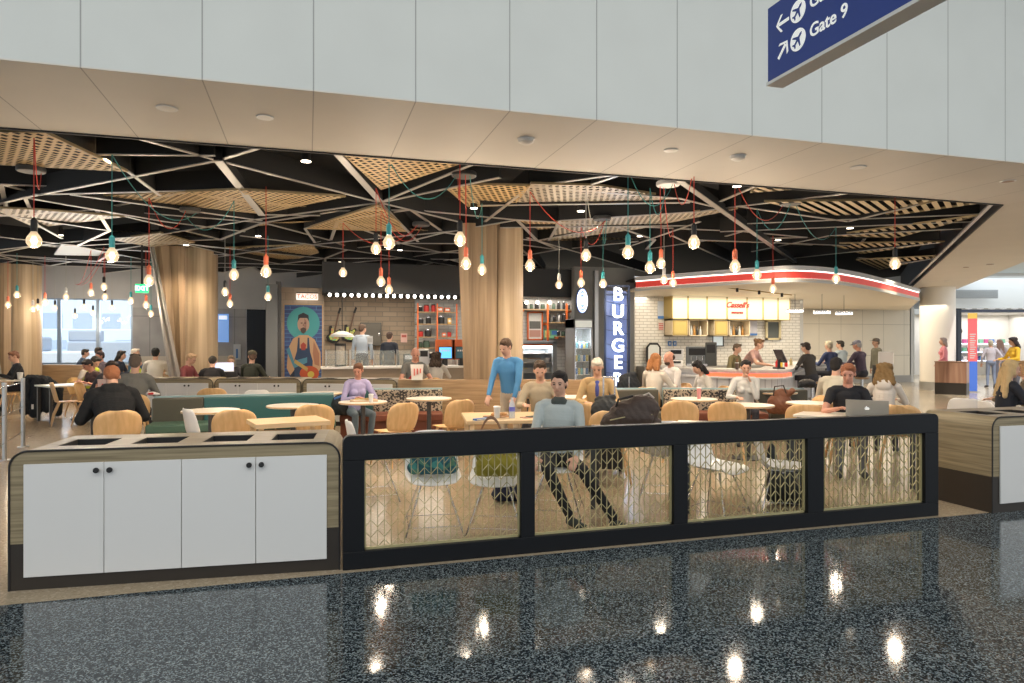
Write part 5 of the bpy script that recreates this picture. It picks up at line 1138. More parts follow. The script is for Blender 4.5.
def voxel(prims, name, mats, parent, vox, noise=0, smooth=2):
    m = MB()
    for q in prims:
        if q[0] == 'c': capsule(m, q[1], q[2], q[3], q[4])
        else:
            M = q[3].to_4x4() if q[3] else Matrix(); M = M.copy(); M.translation = Vector(q[1]); m.ell((0, 0, 0), q[2], 16, 0, M)
    me0 = bpy.data.meshes.new('t'); me0.from_pydata([tuple(v) for v in m.v], [], m.f); o = bpy.data.objects.new('t', me0); COL.objects.link(o)
    md = o.modifiers.new('r', 'REMESH'); md.mode = 'VOXEL'; md.voxel_size = vox
    md = o.modifiers.new('s', 'SMOOTH'); md.factor = .5; md.iterations = smooth
    dg = bpy.context.evaluated_depsgraph_get(); me = bpy.data.meshes.new_from_object(o.evaluated_get(dg)); bpy.data.objects.remove(o); bpy.data.meshes.remove(me0)
    me.materials.clear()
    for x in mats: me.materials.append(x)
    if len(mats) > 1:
        nf = len(me.polygons); C = np.empty(nf * 3); me.polygons.foreach_get('center', C); C = C.reshape(-1, 3); best = np.full(nf, 1e9); idx = np.zeros(nf, dtype=np.int32)
        for q in prims:
            if q[0] == 'c':
                a = np.array(q[1]); d = np.array(q[2]) - a; t_ = np.clip(((C - a) @ d) / max(d @ d, 1e-9), 0, 1); ds = np.linalg.norm(C - a - t_[:, None] * d, axis=1) - (q[3] + (q[4] - q[3]) * t_); tg = q[5]
            else:
                Q = C - np.array(q[1]); 
                if q[3]: Q = Q @ np.array(q[3])
                r = np.array(q[2]); k0 = np.linalg.norm(Q / r, axis=1); k1 = np.linalg.norm(Q / (r * r), axis=1); ds = k0 * (k0 - 1) / np.maximum(k1, 1e-9); tg = q[4]
            w = ds < best; best[w] = ds[w]; idx[w] = tg
        me.polygons.foreach_set('material_index', idx)
    me.shade_smooth(); me.name = name
    if noise:
        nv = len(me.vertices); V = np.empty(nv * 3); me.vertices.foreach_get('co', V); V = V.reshape(-1, 3)
        V += noise * np.stack([np.sin(V[:, 1] * 90 + V[:, 2] * 70), np.sin(V[:, 0] * 85 + V[:, 2] * 60), np.sin(V[:, 0] * 75 + V[:, 1] * 65)], 1); me.vertices.foreach_set('co', V.reshape(-1))
    ob = bpy.data.objects.new(name, me); COL.objects.link(ob)
    if parent: ob.parent = parent
    return ob
def rot(M3, p, o): return Vector(o) + M3 @ Vector(p)
def person(label, loc, rz, pose='sit', lean=8, side=0, head=(0, 0), hands=None, top=(.3, .3, .3), bottom=(.03, .03, .04), shoes=(.05, .05, .05), skin='l', hair=('short', (.03, .02, .015)), sleeve='long', sc=1.0, fine=False, female=False,
           knees=None, ankles=None, seat=.45, hood=False, apron=None, cap=None, vest=None, vox=None, beard=False, group=None, twist=0, collar=False, shirt=None, bulk=1.0):
    """local +Y is the way the person faces; origin on the floor below the pelvis"""
    t = thing('person', label, 'person', loc, rz, group); t.scale = (sc, sc, sc)
    T_, S_, B_, H_ = 1, 0, 2, 3
    vox = vox or (.0085 if fine else .0135)
    sit = pose == 'sit'; pz = (seat / sc + .095) if sit else .93
    pel = Vector((0, 0, pz)); Lm = Matrix.Rotation(R(side), 3, 'Y') @ Matrix.Rotation(R(-lean), 3, 'X'); Tm = Lm @ Matrix.Rotation(R(twist), 3, 'Z')
    fem = .92 if female else 1
    def tp(x, y, z): return pel + Tm @ Vector((x, y, z))
    P = []
    # trunk
    P.append(('e', tuple(pel + Vector((0, -.01, -.0))), (.165, .118, .12), None, B_))
    for k in range(15):
        z = .05 + .37 * k / 14; rx, ry = np.interp(z, (.05, .12, .18, .26, .34, .42), (.152, .150, .148, .155, .168, .160)), np.interp(z, (.05, .12, .18, .26, .34, .42), (.110, .108, .106, .112, .118, .106)); P.append(('e', tuple(tp(0, 0, z)), (rx * (fem if z > .1 else 1) * bulk, ry * bulk, .085), Tm, T_))
    P.append(('c', tuple(tp(-.135 * fem, -.01, .475)), tuple(tp(.135 * fem, -.01, .475)), .062 * bulk, .062 * bulk, T_)); P.append(('e', tuple(tp(0, -.015, .49)), (.10, .075, .055), Tm, T_))
    if female: P += [('e', tuple(tp(sx * .07, .085, .33)), (.062, .055, .06), Tm, T_) for sx in (-1, 1)]
    nk = tp(0, -.01, .50); Hm = Lm @ Matrix.Rotation(R(twist * .5), 3, 'Z')
    Hm = Matrix.Rotation(R(-lean * .35) if lean > 0 else 0, 3, 'X') @ Matrix.Rotation(R(head[0]), 3, 'Z') @ Matrix.Rotation(R(-head[1]), 3, 'X')
    hd = nk + Matrix.Rotation(R(-(lean * .6 + head[1] * .35)), 3, 'X') @ Vector((math.sin(R(-head[0])) * .012, .02, .185))
    P.append(('c', tuple(nk), tuple(hd + Hm @ Vector((0, -.02, -.06))), .056 * fem, .053 * fem, S_))
    def hp(x, y, z): return tuple(hd + Hm @ Vector((x, y, z)))
    P += [('e', hp(0, -.012, .030), (.074, .094, .086), Hm, S_), ('e', hp(0, .022, -.035), (.058, .066, .075), Hm, S_), ('e', hp(0, .050, -.082), (.028, .026, .022), Hm, S_), ('e', hp(0, .055, .02), (.058, .032, .05), Hm, S_),
          ('c', hp(0, .088, .008), hp(0, .104, -.026), .009, .0135, S_), ('e', hp(0, .080, -.052), (.024, .013, .009), Hm, S_)]
    P += [('e', hp(sx * .077, -.008, -.005), (.010, .018, .030), Hm, S_) for sx in (-1, 1)] + [('e', hp(sx * .030, .066, -.018), (.026, .02, .024), Hm, S_) for sx in (-1, 1)]
    if collar: P.append(('c', tuple(tp(-.02, .015, .505)), tuple(tp(.02, .015, .505)), .060, .060, H_))
    if hood: P.append(('c', tuple(tp(-.07, -.075, .50)), tuple(tp(.07, -.075, .50)), .058, .058, T_)); P.append(('e', tuple(tp(0, -.085, .47)), (.12, .06, .09), Tm, T_))
    # legs
    for i, sx in enumerate((-1, 1)):
        hip = pel + Vector((sx * .085, 0, -.02))
        if sit:
            kn = Vector(knees[i]) if knees else Vector((sx * .12, .43, seat / sc + .075)); an = Vector(ankles[i]) if ankles else Vector((sx * .12, .40, .085))
        else:
            kn = Vector(knees[i]) if knees else Vector((sx * .10, .03, .50)); an = Vector(ankles[i]) if ankles else Vector((sx * .12, -.02, .085))
        P += [('c', tuple(hip), tuple(kn), .082, .058, B_), ('c', tuple(kn), tuple(kn.lerp(an, .45)), .056, .053, B_), ('c', tuple(kn.lerp(an, .4)), tuple(an + Vector((0, 0, .02))), .054, .040, B_)]
        fd = (an - kn); fd.z = 0; fd = Vector((sx * .15, 1, 0)).normalized() if fd.length < .12 else (Vector((fd.x, fd.y, 0)).normalized() + Vector((0, .5, 0))).normalized()
        zt = .032; P += [('c', tuple(an + Vector((0, -.02, -.035))), tuple(Vector((an.x, an.y, 0)) + fd * .09 + Vector((0, 0, an.z - .085 + zt + .012))), .040, .040, H_), ('c', tuple(Vector((an.x, an.y, an.z - .085 + zt + .005)) + fd * .08), tuple(Vector((an.x, an.y, an.z - .085 + zt)) + fd * .165), .038, .029, H_)]
    # arms
    if hands is None: hands = ((-.17, .42, seat / sc + .33), (.17, .42, seat / sc + .33)) if sit else ((-.24, .05, .82), (.24, .05, .82))
    for i, sx in enumerate((-1, 1)):
        sh = tp(sx * .178 * fem, -.01, .455); hint = Vector((sx * .7, -.5, -.8)) if hands[i][2] > pz - .2 or sit else Vector((sx * .3, -1, 0))
        el, wr = ik(sh, Vector(hands[i]), .285, .255, hint)
        k = 1.12 if sleeve == 'long' else 1
        bk = bulk ** 1.3; P.append(('c', tuple(sh), tuple(sh.lerp(el, .5)), .058 * bk, .052 * bk, T_))
        P.append(('c', tuple(sh.lerp(el, .5)), tuple(el), .050 * bk if sleeve != 'short' else .042, .044 * bk if sleeve == 'long' else .038, T_ if sleeve == 'long' else S_))
        P.append(('c', tuple(el), tuple(el.lerp(wr, .93)), .043 * bk if sleeve == 'long' else .038, .035 * bk if sleeve == 'long' else .026, T_ if sleeve == 'long' else S_)); P.append(('c', tuple(el.lerp(wr, .85)), tuple(wr), .025, .024, S_))
        fw = (wr - el).normalized(); sd = Vector((0, 0, 1)).cross(fw)
        if sd.length < .2: sd = Vector((1, 0, 0))
        sd.normalize(); sd = sd * 1; up = fw.cross(sd); up = up if up.z > 0 else -up      # back of the hand upwards
        pc = wr + fw * .055; Mh = Matrix((sd, fw, sd.cross(fw))).transposed(); P.append(('e', tuple(pc), (.040, .055, .017), Mh, S_))
        r_ = .0085 if fine else .0095
        for j, (o_, ln) in enumerate(((-.030, .062), (-.010, .072), (.010, .076), (.029, .058))):
            b0 = wr + fw * .095 + sd * o_; b1 = b0 + fw * ln * .5 - up * .010 + sd * o_ * .15; b2 = b1 + fw * ln * .40 - up * .024; P += [('c', tuple(b0), tuple(b1), r_, r_ * .95, S_), ('c', tuple(b1), tuple(b2), r_ * .95, r_ * .85, S_)]
        ins = -1 if (sd.x * sx) > 0 else 1                                         # thumb on the inner side
        b0 = wr + fw * .035 + sd * ins * .030; b1 = b0 + (fw * .6 + sd * ins * .8).normalized() * .038; b2 = b1 + (fw * .95 + sd * ins * .15 - up * .2).normalized() * .030; P += [('c', tuple(b0), tuple(b1), .0125, .0105, S_), ('c', tuple(b1), tuple(b2), .0105, .009, S_)]
    voxel(P, 'body', [SKIN[skin], cloth(top), cloth(bottom), cloth(shoes)], t, vox)
    # hair
    hs, hc = hair; hm = mat('hair_%02d_%02d_%02d' % tuple(int(x * 99) for x in hc), hc, .75, bump=1, bs=160, var=.35)
    if hs != 'bald':
        Q = [('e', hp(0, -.022, .045), (.084, .098, .084), Hm, 0), ('e', hp(0, -.058, .005), (.076, .058, .085), Hm, 0), ('e', hp(-.02, .045, .098), (.06, .042, .026), Hm, 0)]
        if hs in ('long', 'wavy', 'curly', 'bob'):
            Q += [('c', hp(sx * .074, -.01, .05), hp(sx * .085, -.015, -.06), .026, .028, 0) for sx in (-1, 1)]; ln = {'long': .34, 'wavy': .24, 'curly': .16, 'bob': .13}[hs]
            for sx in (-1, -.4, .4, 1):
                a = Vector(hp(sx * .07, -.06, -.02)); b_ = a + Matrix.Rotation(R(-lean), 3, 'X') @ Vector((sx * .03, -.025, -ln)); Q.append(('c', tuple(a), tuple(b_), .045, .032 if hs != 'curly' else .055, 0))
        if hs == 'bun': Q.append(('e', hp(0, -.12, .06), (.045, .04, .045), Hm, 0))
        if hs == 'curly': Q += [('e', hp(sx * .06, -.03 + dy, .06), (.05, .055, .055), Hm, 0) for sx in (-1, 1) for dy in (-.03, .03)]
        if beard: Q += [('e', hp(0, .045, -.075), (.055, .05, .042), Hm, 0)]
        voxel(Q, 'hair', [hm], t, .010, .0022 if hs != 'curly' else .006)
    elif hc: 
        voxel([('e', hp(0, -.048, .012), (.080, .066, .062), Hm, 0)] + ([('e', hp(0, .042, -.072), (.056, .052, .042), Hm, 0)] if beard else []), 'hair', [hm], t, .010, .001)
    M4 = Hm.to_4x4(); M4.translation = hd
    for sx in (-1, 1):
        MB().ell((sx * .029, .087, .006), (.0125, .006, .006), 10, 0, M4).build('eye', EYEW, t)
        if fine: MB().tube([(sx * .014, .092, .022), (sx * .030, .092, .027), (sx * .045, .082, .021)], .0032, 5, 0, M4).build('eyebrow', EYEW, t)
    m = MB(); m.tube([(-.020, .086, -.053), (0, .0955, -.051), (.020, .086, -.053)], [.002, .0045, .002], 6, 0, M4); m.build('lips', LIP, t)
    if cap:
        m = MB(); m.ell((0, -.018, .062), (.090, .104, .074), 18, 0, M4); m.build('cap_crown', cloth(cap), t); m = MB(); m.prism([(-.07, .06), (.07, .06), (.055, .145), (0, .16), (-.055, .145)], .052, .060, 0, 'z', M4); m.build('cap_brim', cloth(cap), t)
    if apron:
        Q = [('e', tuple(tp(0, .022, .24)), (.135, .112, .19), Tm, 0), ('e', tuple(pel + Vector((0, .03, -.02))), (.165, .115, .13), None, 0)]; voxel(Q, 'apron', [cloth(apron)], t, .014)
    if shirt: voxel([('e', tuple(tp(0, .060, .36)), (.042, .072, .13), Tm, 0), ('e', tuple(tp(0, .035, .46)), (.05, .055, .05), Tm, 0)], 'shirt_front', [cloth(shirt)], t, .012)
    if vest:
        Q = [('e', tuple(tp(0, 0, z)), (rx + .012, ry + .012, .10), Tm, 0) for z, rx, ry in ((.12, .150, .108), (.22, .150, .11), (.32, .165, .118), (.40, .165, .108))]; Q.append(('c', tuple(tp(-.11, -.01, .478)), tuple(tp(.11, -.01, .478)), .070, .070, 0)); voxel(Q, 'vest', [cloth(vest)], t, .014)
    return t
def sitter(label, px, d, a, ch=None, **kw):
    p = W(px, d); o = person(label, p, heading(p, a), 'sit', **kw)
    if ch: chair(ch, px, d, a, {'w': 'oak chair occupied by the ', 's': 'white shell chair occupied by the '}[ch] + kw2)
    return o
def P_sit(label, px, d, a, chairlab=None, ck='w', **kw):
    p = W(px, d); kw.setdefault('seat', .45); person(label, p, heading(p, a), 'sit', **kw)
    if chairlab: chair(ck, px, d, a, chairlab)
def P_stand(label, px, d, a, z=0, **kw):
    p = W(px, d, z); kw.setdefault('pose', 'stand'); person(label, p, heading(p, a), **kw)
DK = (.03, .025, .02)
# foreground man, legs stretched out to the picture's right
P_sit('person in pale grey sweater with legs stretched out behind the lattice', 557, 6.4, -6, 'white shell chair under the person in the pale grey sweater', 's', lean=-6, side=-2, head=(-8, 6), sc=.985, top=(.40, .45, .45), bottom=(.012, .012, .015), shoes=(.05, .06, .055), collar=True, skin='l', hair=('short', (.015, .012, .012)), fine=True,
      knees=((-.27, .38, .49), (.04, .42, .50)), ankles=((-.54, .46, .085), (-.16, .46, .085)), hands=((-.20, .28, .60), (.18, .28, .60)))
P_sit('person in beige top facing us across the wooden table, behind the grey sweater', 543, 9.1, -12, 'oak chair under the person in beige behind the wooden table', lean=16, head=(12, 14), top=(.46, .38, .26), hair=('short', (.06, .035, .02)), hands=((-.18, .5, .78), (.12, .52, .78)), sc=1.05)
P_stand('person standing in blue shirt in front of the nearest pillar', 511, 9.5, -25, lean=14, head=(-10, 20), top=(.08, .26, .50), bottom=(.50, .42, .32), hair=('short', (.10, .055, .03)), hands=((-.22, .38, .86), (.16, .42, .88)), sc=.97)
P_sit('white-haired person in tan blazer looking down beside the luggage handle', 598, 10.0, -4, 'oak chair under the person in the tan blazer', lean=10, head=(0, 28), top=(.50, .35, .17), shirt=(.06, .08, .30), bottom=(.04, .04, .05), hair=('short', (.66, .60, .50)), hands=((-.14, .36, .72), (.14, .36, .72)), fine=True, sc=1.05)
P_sit('person with long red-blonde hair and white top, back turned', 653, 12.2, 150, 'oak chair under the person with long red-blonde hair', lean=8, top=(.66, .60, .52), hair=('bob', (.36, .15, .05)), female=True, sc=1.08)
P_sit('bald ruddy person with dark beard facing the red-blonde haired one', 676, 13.0, -55, 'oak chair under the bald ruddy person', lean=12, head=(0, 5), top=(.62, .60, .58), skin='r', hair=('bald', (.06, .03, .02)), beard=True, sc=1.12)
P_sit('person with black bobbed hair bending over a table', 713, 12.2, -60, 'oak chair under the person with black bobbed hair', lean=26, head=(0, 22), top=(.55, .52, .48), hair=('bob', (.012, .01, .01)), female=True)
P_sit('person in white patterned top resting a hand on the face', 745, 10.95, 5, None, lean=12, head=(0, 8), top=(.58, .58, .56), bottom=(.03, .03, .04), hair=('bun', (.015, .012, .012)), hands=((-.07, .21, 1.00), (.16, .40, .77)), female=True, fine=True, seat=.46, sc=.98)
P_sit('red-haired person in black T-shirt typing on the silver laptop', 846, 8.55, 8, 'oak chair under the person with the laptop', lean=16, head=(-12, 10), top=(.012, .013, .016), bottom=(.16, .16, .17), skin='r', hair=('short', (.30, .11, .05)), sleeve='short', hands=((-.13, .46, .80), (.15, .46, .80)), fine=True, sc=1.02)
P_sit('dark-haired person in cream sweater behind the one with the laptop, back turned', 833, 10.2, 160, 'oak chair under the person in the cream sweater', lean=12, top=(.56, .52, .42), hair=('short', (.012, .01, .01)), sc=1.05)
P_sit('person in white hooded sweater with curly golden hair, back turned', 884, 9.7, 176, None, lean=10, head=(0, 8), top=(.60, .56, .51), hair=('curly', (.24, .145, .055)), hood=True, female=True, fine=True, sc=.97)
P_sit('person in lavender sweater and jeans eating at the round table', 356, 10.85, 15, None, lean=12, head=(-28, 16), top=(.42, .38, .60), bottom=(.15, .20, .24), hair=('short', (.16, .07, .035)), female=True, hands=((-.20, .40, .77), (.10, .34, .80)), knees=((-.16, .44, .53), (.13, .44, .53)), fine=True, sc=.94, skin='r')
P_stand('worker in grey shirt and red apron behind the low timber wall', 413, 13.6, 20, lean=14, head=(-15, 15), top=(.16, .16, .15), apron=(.45, .03, .03), skin='r', hair=('short', (.22, .15, .11)), hands=((-.2, .35, 1.0), (.2, .35, 1.0)), z=-.18, sleeve='short') if False else P_sit('person in grey shirt with red apron behind the white paper bag', 413, 13.3, 20, 'oak chair under the person with the red apron', lean=10, head=(-15, 15), top=(.16, .16, .15), apron=(.45, .03, .03), skin='r', hair=('bald', (.22, .15, .11)), hands=((-.2, .4, .85), (.2, .4, .85)), sleeve='short', seat=.58, sc=1.05)
P_stand('worker in pale blue shirt standing at the kitchen counter, back turned', 362, 18.2, 170, lean=6, head=(-35, 5), top=(.42, .48, .56), bottom=(.05, .05, .07), hair=('short', (.10, .06, .04)), z=.28, sc=1.05)
P_stand('worker in black coat with dark hair at the kitchen counter', 389, 17.9, 160, lean=5, top=(.02, .025, .04), hair=('short', (.07, .04, .03)), z=.16)
P_stand('kitchen worker with black cap near the order screens', 450, 18.2, -20, lean=14, head=(0, 15), top=(.6, .58, .55), cap=(.02, .02, .02), hair=('short', DK), skin='m', z=.05, sc=.95)
P_sit('person with curly dark hair in pale top in front of the order screens', 436, 15.5, 160, 'stool chair of the person with curly dark hair before the screens', lean=4, top=(.60, .58, .54), hair=('curly', (.05, .03, .02)), seat=.5)
# left group
P_sit('person in black hoodie with auburn hair, back turned, in front left', 116, 8.0, 186, 'oak chair right under the person in the black hoodie', lean=34, head=(0, 26), top=(.004, .005, .007), hair=('short', (.32, .12, .05)), hood=True, fine=True, sc=1.1, bulk=1.28, hands=((-.14, .40, .74), (.14, .40, .74)))
P_sit('broad person in grey sweatshirt turned away, behind the black hoodie', 134, 10.5, 172, 'oak chair under the person in the grey sweatshirt', lean=10, head=(0, 10), top=(.17, .17, .155), hair=('short', (.13, .10, .08)), sc=1.08, bulk=1.1)
P_sit('person with arms folded on the table and head down in dark top', 91, 13.4, 70, 'oak chair under the person with head down', lean=32, head=(-8, 28), top=(.03, .03, .04), skin='r', hair=('short', (.04, .025, .02)), hands=((-.2, .42, .78), (.2, .42, .78)), sleeve='short')
P_sit('person in yellow-green vest bending over the pale table', 83, 15.2, 40, 'oak chair under the person in the yellow-green vest at the pale table', lean=30, head=(0, 22), top=(.5, .45, .40), vest=(.62, .75, .08), hair=('short', DK), sleeve='short', sc=1.05)
P_sit('dark-haired person leaning in at the pale table with a bare arm', 104, 14.4, -60, None, lean=30, head=(0, 22), top=(.10, .06, .06), skin='r', hair=('short', (.02, .015, .012)), sleeve='short')
P_sit('person in black sweater holding a white cup at far left', 21, 16.2, -80, 'oak chair under the person holding the cup', lean=10, head=(8, 16), top=(.012, .014, .02), hair=('short', (.20, .09, .05)), hands=((-.15, .40, .80), (.15, .40, .80)), sc=1.08)
P_sit('dark silhouette of a person leaning at the left window', 43, 20.2, -90, None, lean=20, top=(.05, .06, .10), hair=('long', DK), seat=.5)
P_sit('dark-haired person against the middle window', 76, 20.1, 90, None, lean=22, top=(.06, .09, .14), hair=('short', DK), seat=.56)
P_sit('second dark-haired person against the middle window, more upright', 91, 19.9, 100, None, lean=18, top=(.08, .12, .16), hair=('short', DK), seat=.6)
P_sit('person with dark hair and pink face before the right window', 106, 17.5, -60, None, lean=14, top=(.15, .12, .14), skin='r', hair=('short', (.06, .04, .04)), seat=.5)
P_sit('person with black hair right of them, before the right window', 115, 17.4, 70, None, lean=14, top=(.05, .06, .09), hair=('bob', DK), seat=.52)
P_sit('white-haired person with blue jacket below the coral-socket bulb', 132, 17.5, 60, None, lean=8, top=(.10, .20, .32), hair=('short', (.70, .62, .52)), seat=.56)
P_sit('person with black ponytail and yellow-green vest, in profile', 139, 16.4, -80, None, lean=10, top=(.2, .2, .2), vest=(.62, .75, .08), hair=('bun', DK), skin='m', female=True, seat=.45)
P_sit('person in white patterned shirt with black hair, back turned', 155, 16.0, 172, None, lean=8, top=(.66, .64, .58), hair=('short', (.01, .01, .01)), sc=1.08, seat=.52)
P_sit('person in maroon shirt in front of the leaning pillar wing', 183, 14.6, 60, None, lean=14, head=(0, 20), top=(.20, .045, .05), hair=('short', (.42, .28, .16)), seat=.5)
P_sit('person in black slumped forward right of the timber pillar', 211, 14.8, 175, None, lean=30, head=(0, 20), top=(.015, .016, .018), hair=('short', DK), seat=.45, sc=1.05)
P_sit('person with greyish hair behind the open pale laptop', 231, 16.2, 0, None, lean=12, head=(0, 10), top=(.05, .05, .06), hair=('short', (.30, .24, .18)), seat=.42)
P_sit('person in dark green jacket and olive cap, right of the open pale laptop', 250, 15.0, 150, None, lean=8, head=(40, 0), top=(.028, .032, .022), cap=(.10, .09, .06), hair=('short', (.10, .06, .04)), sc=1.06, seat=.48)
# bar sitters
P_sit('barstool sitter in dark grey coat, nearest the condiments', 812, 16.6, 232, None, lean=14, head=(10, 8), top=(.085, .075, .065), bottom=(.05, .05, .06), hair=('short', (.05, .035, .03)), seat=.66, sc=1.08)
P_sit('barstool sitter in navy jacket with cream hat', 833, 18.0, 228, None, lean=12, top=(.05, .07, .16), cap=(.66, .58, .42), hair=('short', (.5, .42, .3)), seat=.72, sc=1.04)
P_sit('barstool sitter in pale blue shirt with black hair, beyond the cream hat', 843, 19.6, 230, None, lean=8, head=(30, 0), top=(.40, .46, .48), hair=('short', DK), skin='m', seat=.74, sc=1.04)
P_sit('barstool sitter in dark purple jacket with grey cap', 862, 17.6, 236, None, lean=10, head=(10, 14), top=(.07, .05, .08), cap=(.24, .24, .30), hair=('short', (.4, .38, .36)), seat=.72, sc=1.06, skin='r')
P_stand('person standing in khaki shirt and cap by the beige wall', 877, 20.0, -60, lean=3, top=(.20, .19, .14), bottom=(.06, .06, .06), cap=(.16, .14, .12), hair=('short', (.2, .15, .1)), skin='m', sc=1.0)
P_stand('worker in pink shirt reaching across the burger counter', 742, 15.6, 70, lean=38, head=(0, 5), top=(.58, .36, .32), bottom=(.20, .16, .08), hair=('bun', (.18, .10, .05)), hands=((-.1, .62, 1.02), (.2, .66, 1.04)), sleeve='short', female=True, z=.08)
P_stand('customer in olive jacket leaning on the counter beside the pink shirt', 729, 15.3, 60, lean=20, top=(.18, .15, .07), bottom=(.1, .08, .05), hair=('short', (.12, .08, .05)), hands=((-.2, .4, 1.02), (.2, .4, 1.02)), sc=.93)
P_stand('blurred passer-by in pink jacket in front of the white column', 944, 22.0, -80, lean=2, top=(.70, .26, .30), bottom=(.55, .45, .42), hair=('bob', (.35, .28, .26)), female=True, sc=1.02, hands=((-.24, .22, .95), (.24, -.1, .9)))
P_stand('passer-by in pale grey coat walking before the right-hand shop', 991, 24.5, 200, lean=2, top=(.48, .44, .48), bottom=(.20, .24, .34), hair=('short', (.45, .40, .30)), hands=((-.26, .12, .9), (.26, -.06, .9)), sc=.98)
P_stand('second walker in lilac top beside the pale grey coat', 1000, 25.4, 200, lean=2, top=(.56, .48, .54), bottom=(.25, .25, .32), hair=('long', (.35, .22, .18)), female=True)
P_stand('person in yellow jacket with black hair at the right edge', 1016, 19.5, -60, lean=6, head=(-10, 10), top=(.70, .42, .03), bottom=(.1, .1, .12), hair=('curly', (.03, .02, .02)), skin='m', female=True, hands=((-.2, .36, 1.1), (.2, .36, 1.1)), sc=1.02)
P_sit('person with long blonde hair in black patterned jacket, on a white chair', 1003, 9.2, 120, 'white shell chair under the person with long blonde hair', 's', lean=8, head=(0, 6), top=(.015, .018, .028), bottom=(.03, .03, .04), hair=('long', (.62, .44, .22)), female=True, fine=True, sc=1.03)
P_sit('person in brown fur-trimmed coat facing the long blonde hair at the right edge', 1032, 9.7, -100, 'white shell chair at the right frame edge', 's', lean=8, top=(.16, .12, .08), hair=('long', (.5, .3, .15)), female=True)
# bar stools under the bar sitters
def stool(px, d, z, lab):
    p = W(px, d); t = thing('bar_stool', lab, 'stool', p); MB().lathe([(.15, z - .05), (.17, z - .03), (.17, z)], 24).build('seat', mat('stool_seat', (.35, .22, .12), .5), t); MB().cyl((0, 0), .03, .02, z - .04).build('column', CHROME, t); MB().lathe([(.21, 0), (.21, .015), (.04, .03)], 24).build('base', CHROME, t); MB().tube([(.15 * math.cos(k * math.pi / 8), .15 * math.sin(k * math.pi / 8), .25) for k in range(16)], .01, 6, closed=True).build('footrest', CHROME, t)
for a in ((812, 16.6, .66, 'bar stool under the dark grey coat'), (833, 18.0, .72, 'bar stool under the navy jacket'), (843, 19.6, .74, 'bar stool under the pale blue shirt'), (862, 17.6, .72, 'bar stool under the dark purple jacket')): stool(*a)
# simple benches for the sitters on the left back
def bench(px0, d0, px1, d1, h, lab, off=0):
    a, b_ = W(px0, d0), W(px1, d1); d = b_ - a; t = thing('bench', lab, 'bench', a, math.atan2(d.y, d.x)); MB().box(0, d.length, -.24, .24, h - .06, h).build('seat', PLY, t, bevel=.01); m = MB(); m.box(.05, .1, -.2, .2, 0, h - .06); m.box(d.length - .1, d.length - .05, -.2, .2, 0, h - .06); m.build('leg_frame', GREYM, t)
bench(30, 20.2, 100, 19.9, .5, 'timber bench in front of the windows behind the low wall'); bench(98, 17.5, 140, 17.5, .5, 'timber bench before the right window pane'); bench(130, 16.2, 178, 15.9, .45, 'long timber bench between the windows and the far bin cabinets')
# ================================================================== SMALL THINGS
def blob(name, label, cat, loc, rz, prims, mt, extra=None, vox=.011, noise=.002, group=None):
    t = thing(name, label, cat, loc, rz, group); voxel(prims, 'body', [mt], t, vox, noise)
    if extra: extra(t)
    return t
BAGB = mat('brown_nylon', (.045, .028, .022), .6, bump=.6, bs=30)
p = W(631, 6.7, .752)
def ex(t):
    MB().tube([(-.16, -.02, .16), (-.12, -.10, .30), (.02, -.12, .34)], .012, 6).build('shoulder_strap', BLKM, t); MB().tube([(-.2, -.128, .10), (0, -.152, .15), (.2, -.11, .16)], .006, 5).build('zip', BRASS, t)
    MB().tube([(.12, -.02, .335), (.17, -.02, .36), (.22, -.01, .31)], .010, 6).build('handle_loop', mat('pale_strap', (.5, .45, .4), .6), t)
blob('backpack', 'dark brown backpack lying on the table behind the partition', 'backpack', p, heading(p, 0) + math.pi, [('e', (.02, 0, .15), (.24, .15, .15), None, 0), ('e', (.10, 0, .20), (.18, .13, .145), None, 0), ('e', (-.14, 0, .09), (.15, .13, .085), None, 0), ('c', (-.26, 0, .045), (.24, 0, .06), .045, .06, 0), ('e', (.05, -.10, .12), (.17, .07, .09), None, 0)], BAGB, ex)
p = W(433, 5.85, .475)
blob('tote_bag', 'dark teal tote bag on the seat of the left white chair behind the lattice', 'bag', p, heading(p, 0) + math.pi, [('e', (0, 0, .12), (.20, .12, .12), None, 0), ('c', (-.16, 0, .06), (.16, 0, .06), .06, .06, 0), ('c', (-.13, 0, .2), (.13, 0, .2), .05, .05, 0)], terrazzo('teal_batik', (.01, .10, .13), ((.05, .28, .28), (.08, .2, .12)), 14, .7, amount=.4),
     lambda t: MB().tube([(-.1 + .02 * k, -.04, .2 + .06 * math.sin(k * math.pi / 10)) for k in range(11)], .008, 6).build('handle', mat('dark_leather', (.05, .03, .02), .5), t))
p = W(497, 5.75, .475)
blob('olive_bag', 'olive yellow bag on the seat of the right white chair behind the lattice', 'bag', p, heading(p, 0) + math.pi, [('e', (0, 0, .11), (.18, .11, .11), None, 0), ('c', (-.14, 0, .055), (.14, 0, .055), .055, .055, 0), ('c', (-.14, 0, .18), (.12, 0, .18), .045, .045, 0)], mat('olive_cloth', (.26, .22, .02), .8, bump=.6, bs=20),
     lambda t: [MB().tube([(-.05 - .11 * math.cos(k * math.pi / 12), y, .18 + .32 * math.sin(k * math.pi / 12)) for k in range(13)], .007, 6).build('handle', mat('tan_strap', (.20, .10, .05), .5), t) for y in (-.06, .05)])
p = W(510, 6.9)
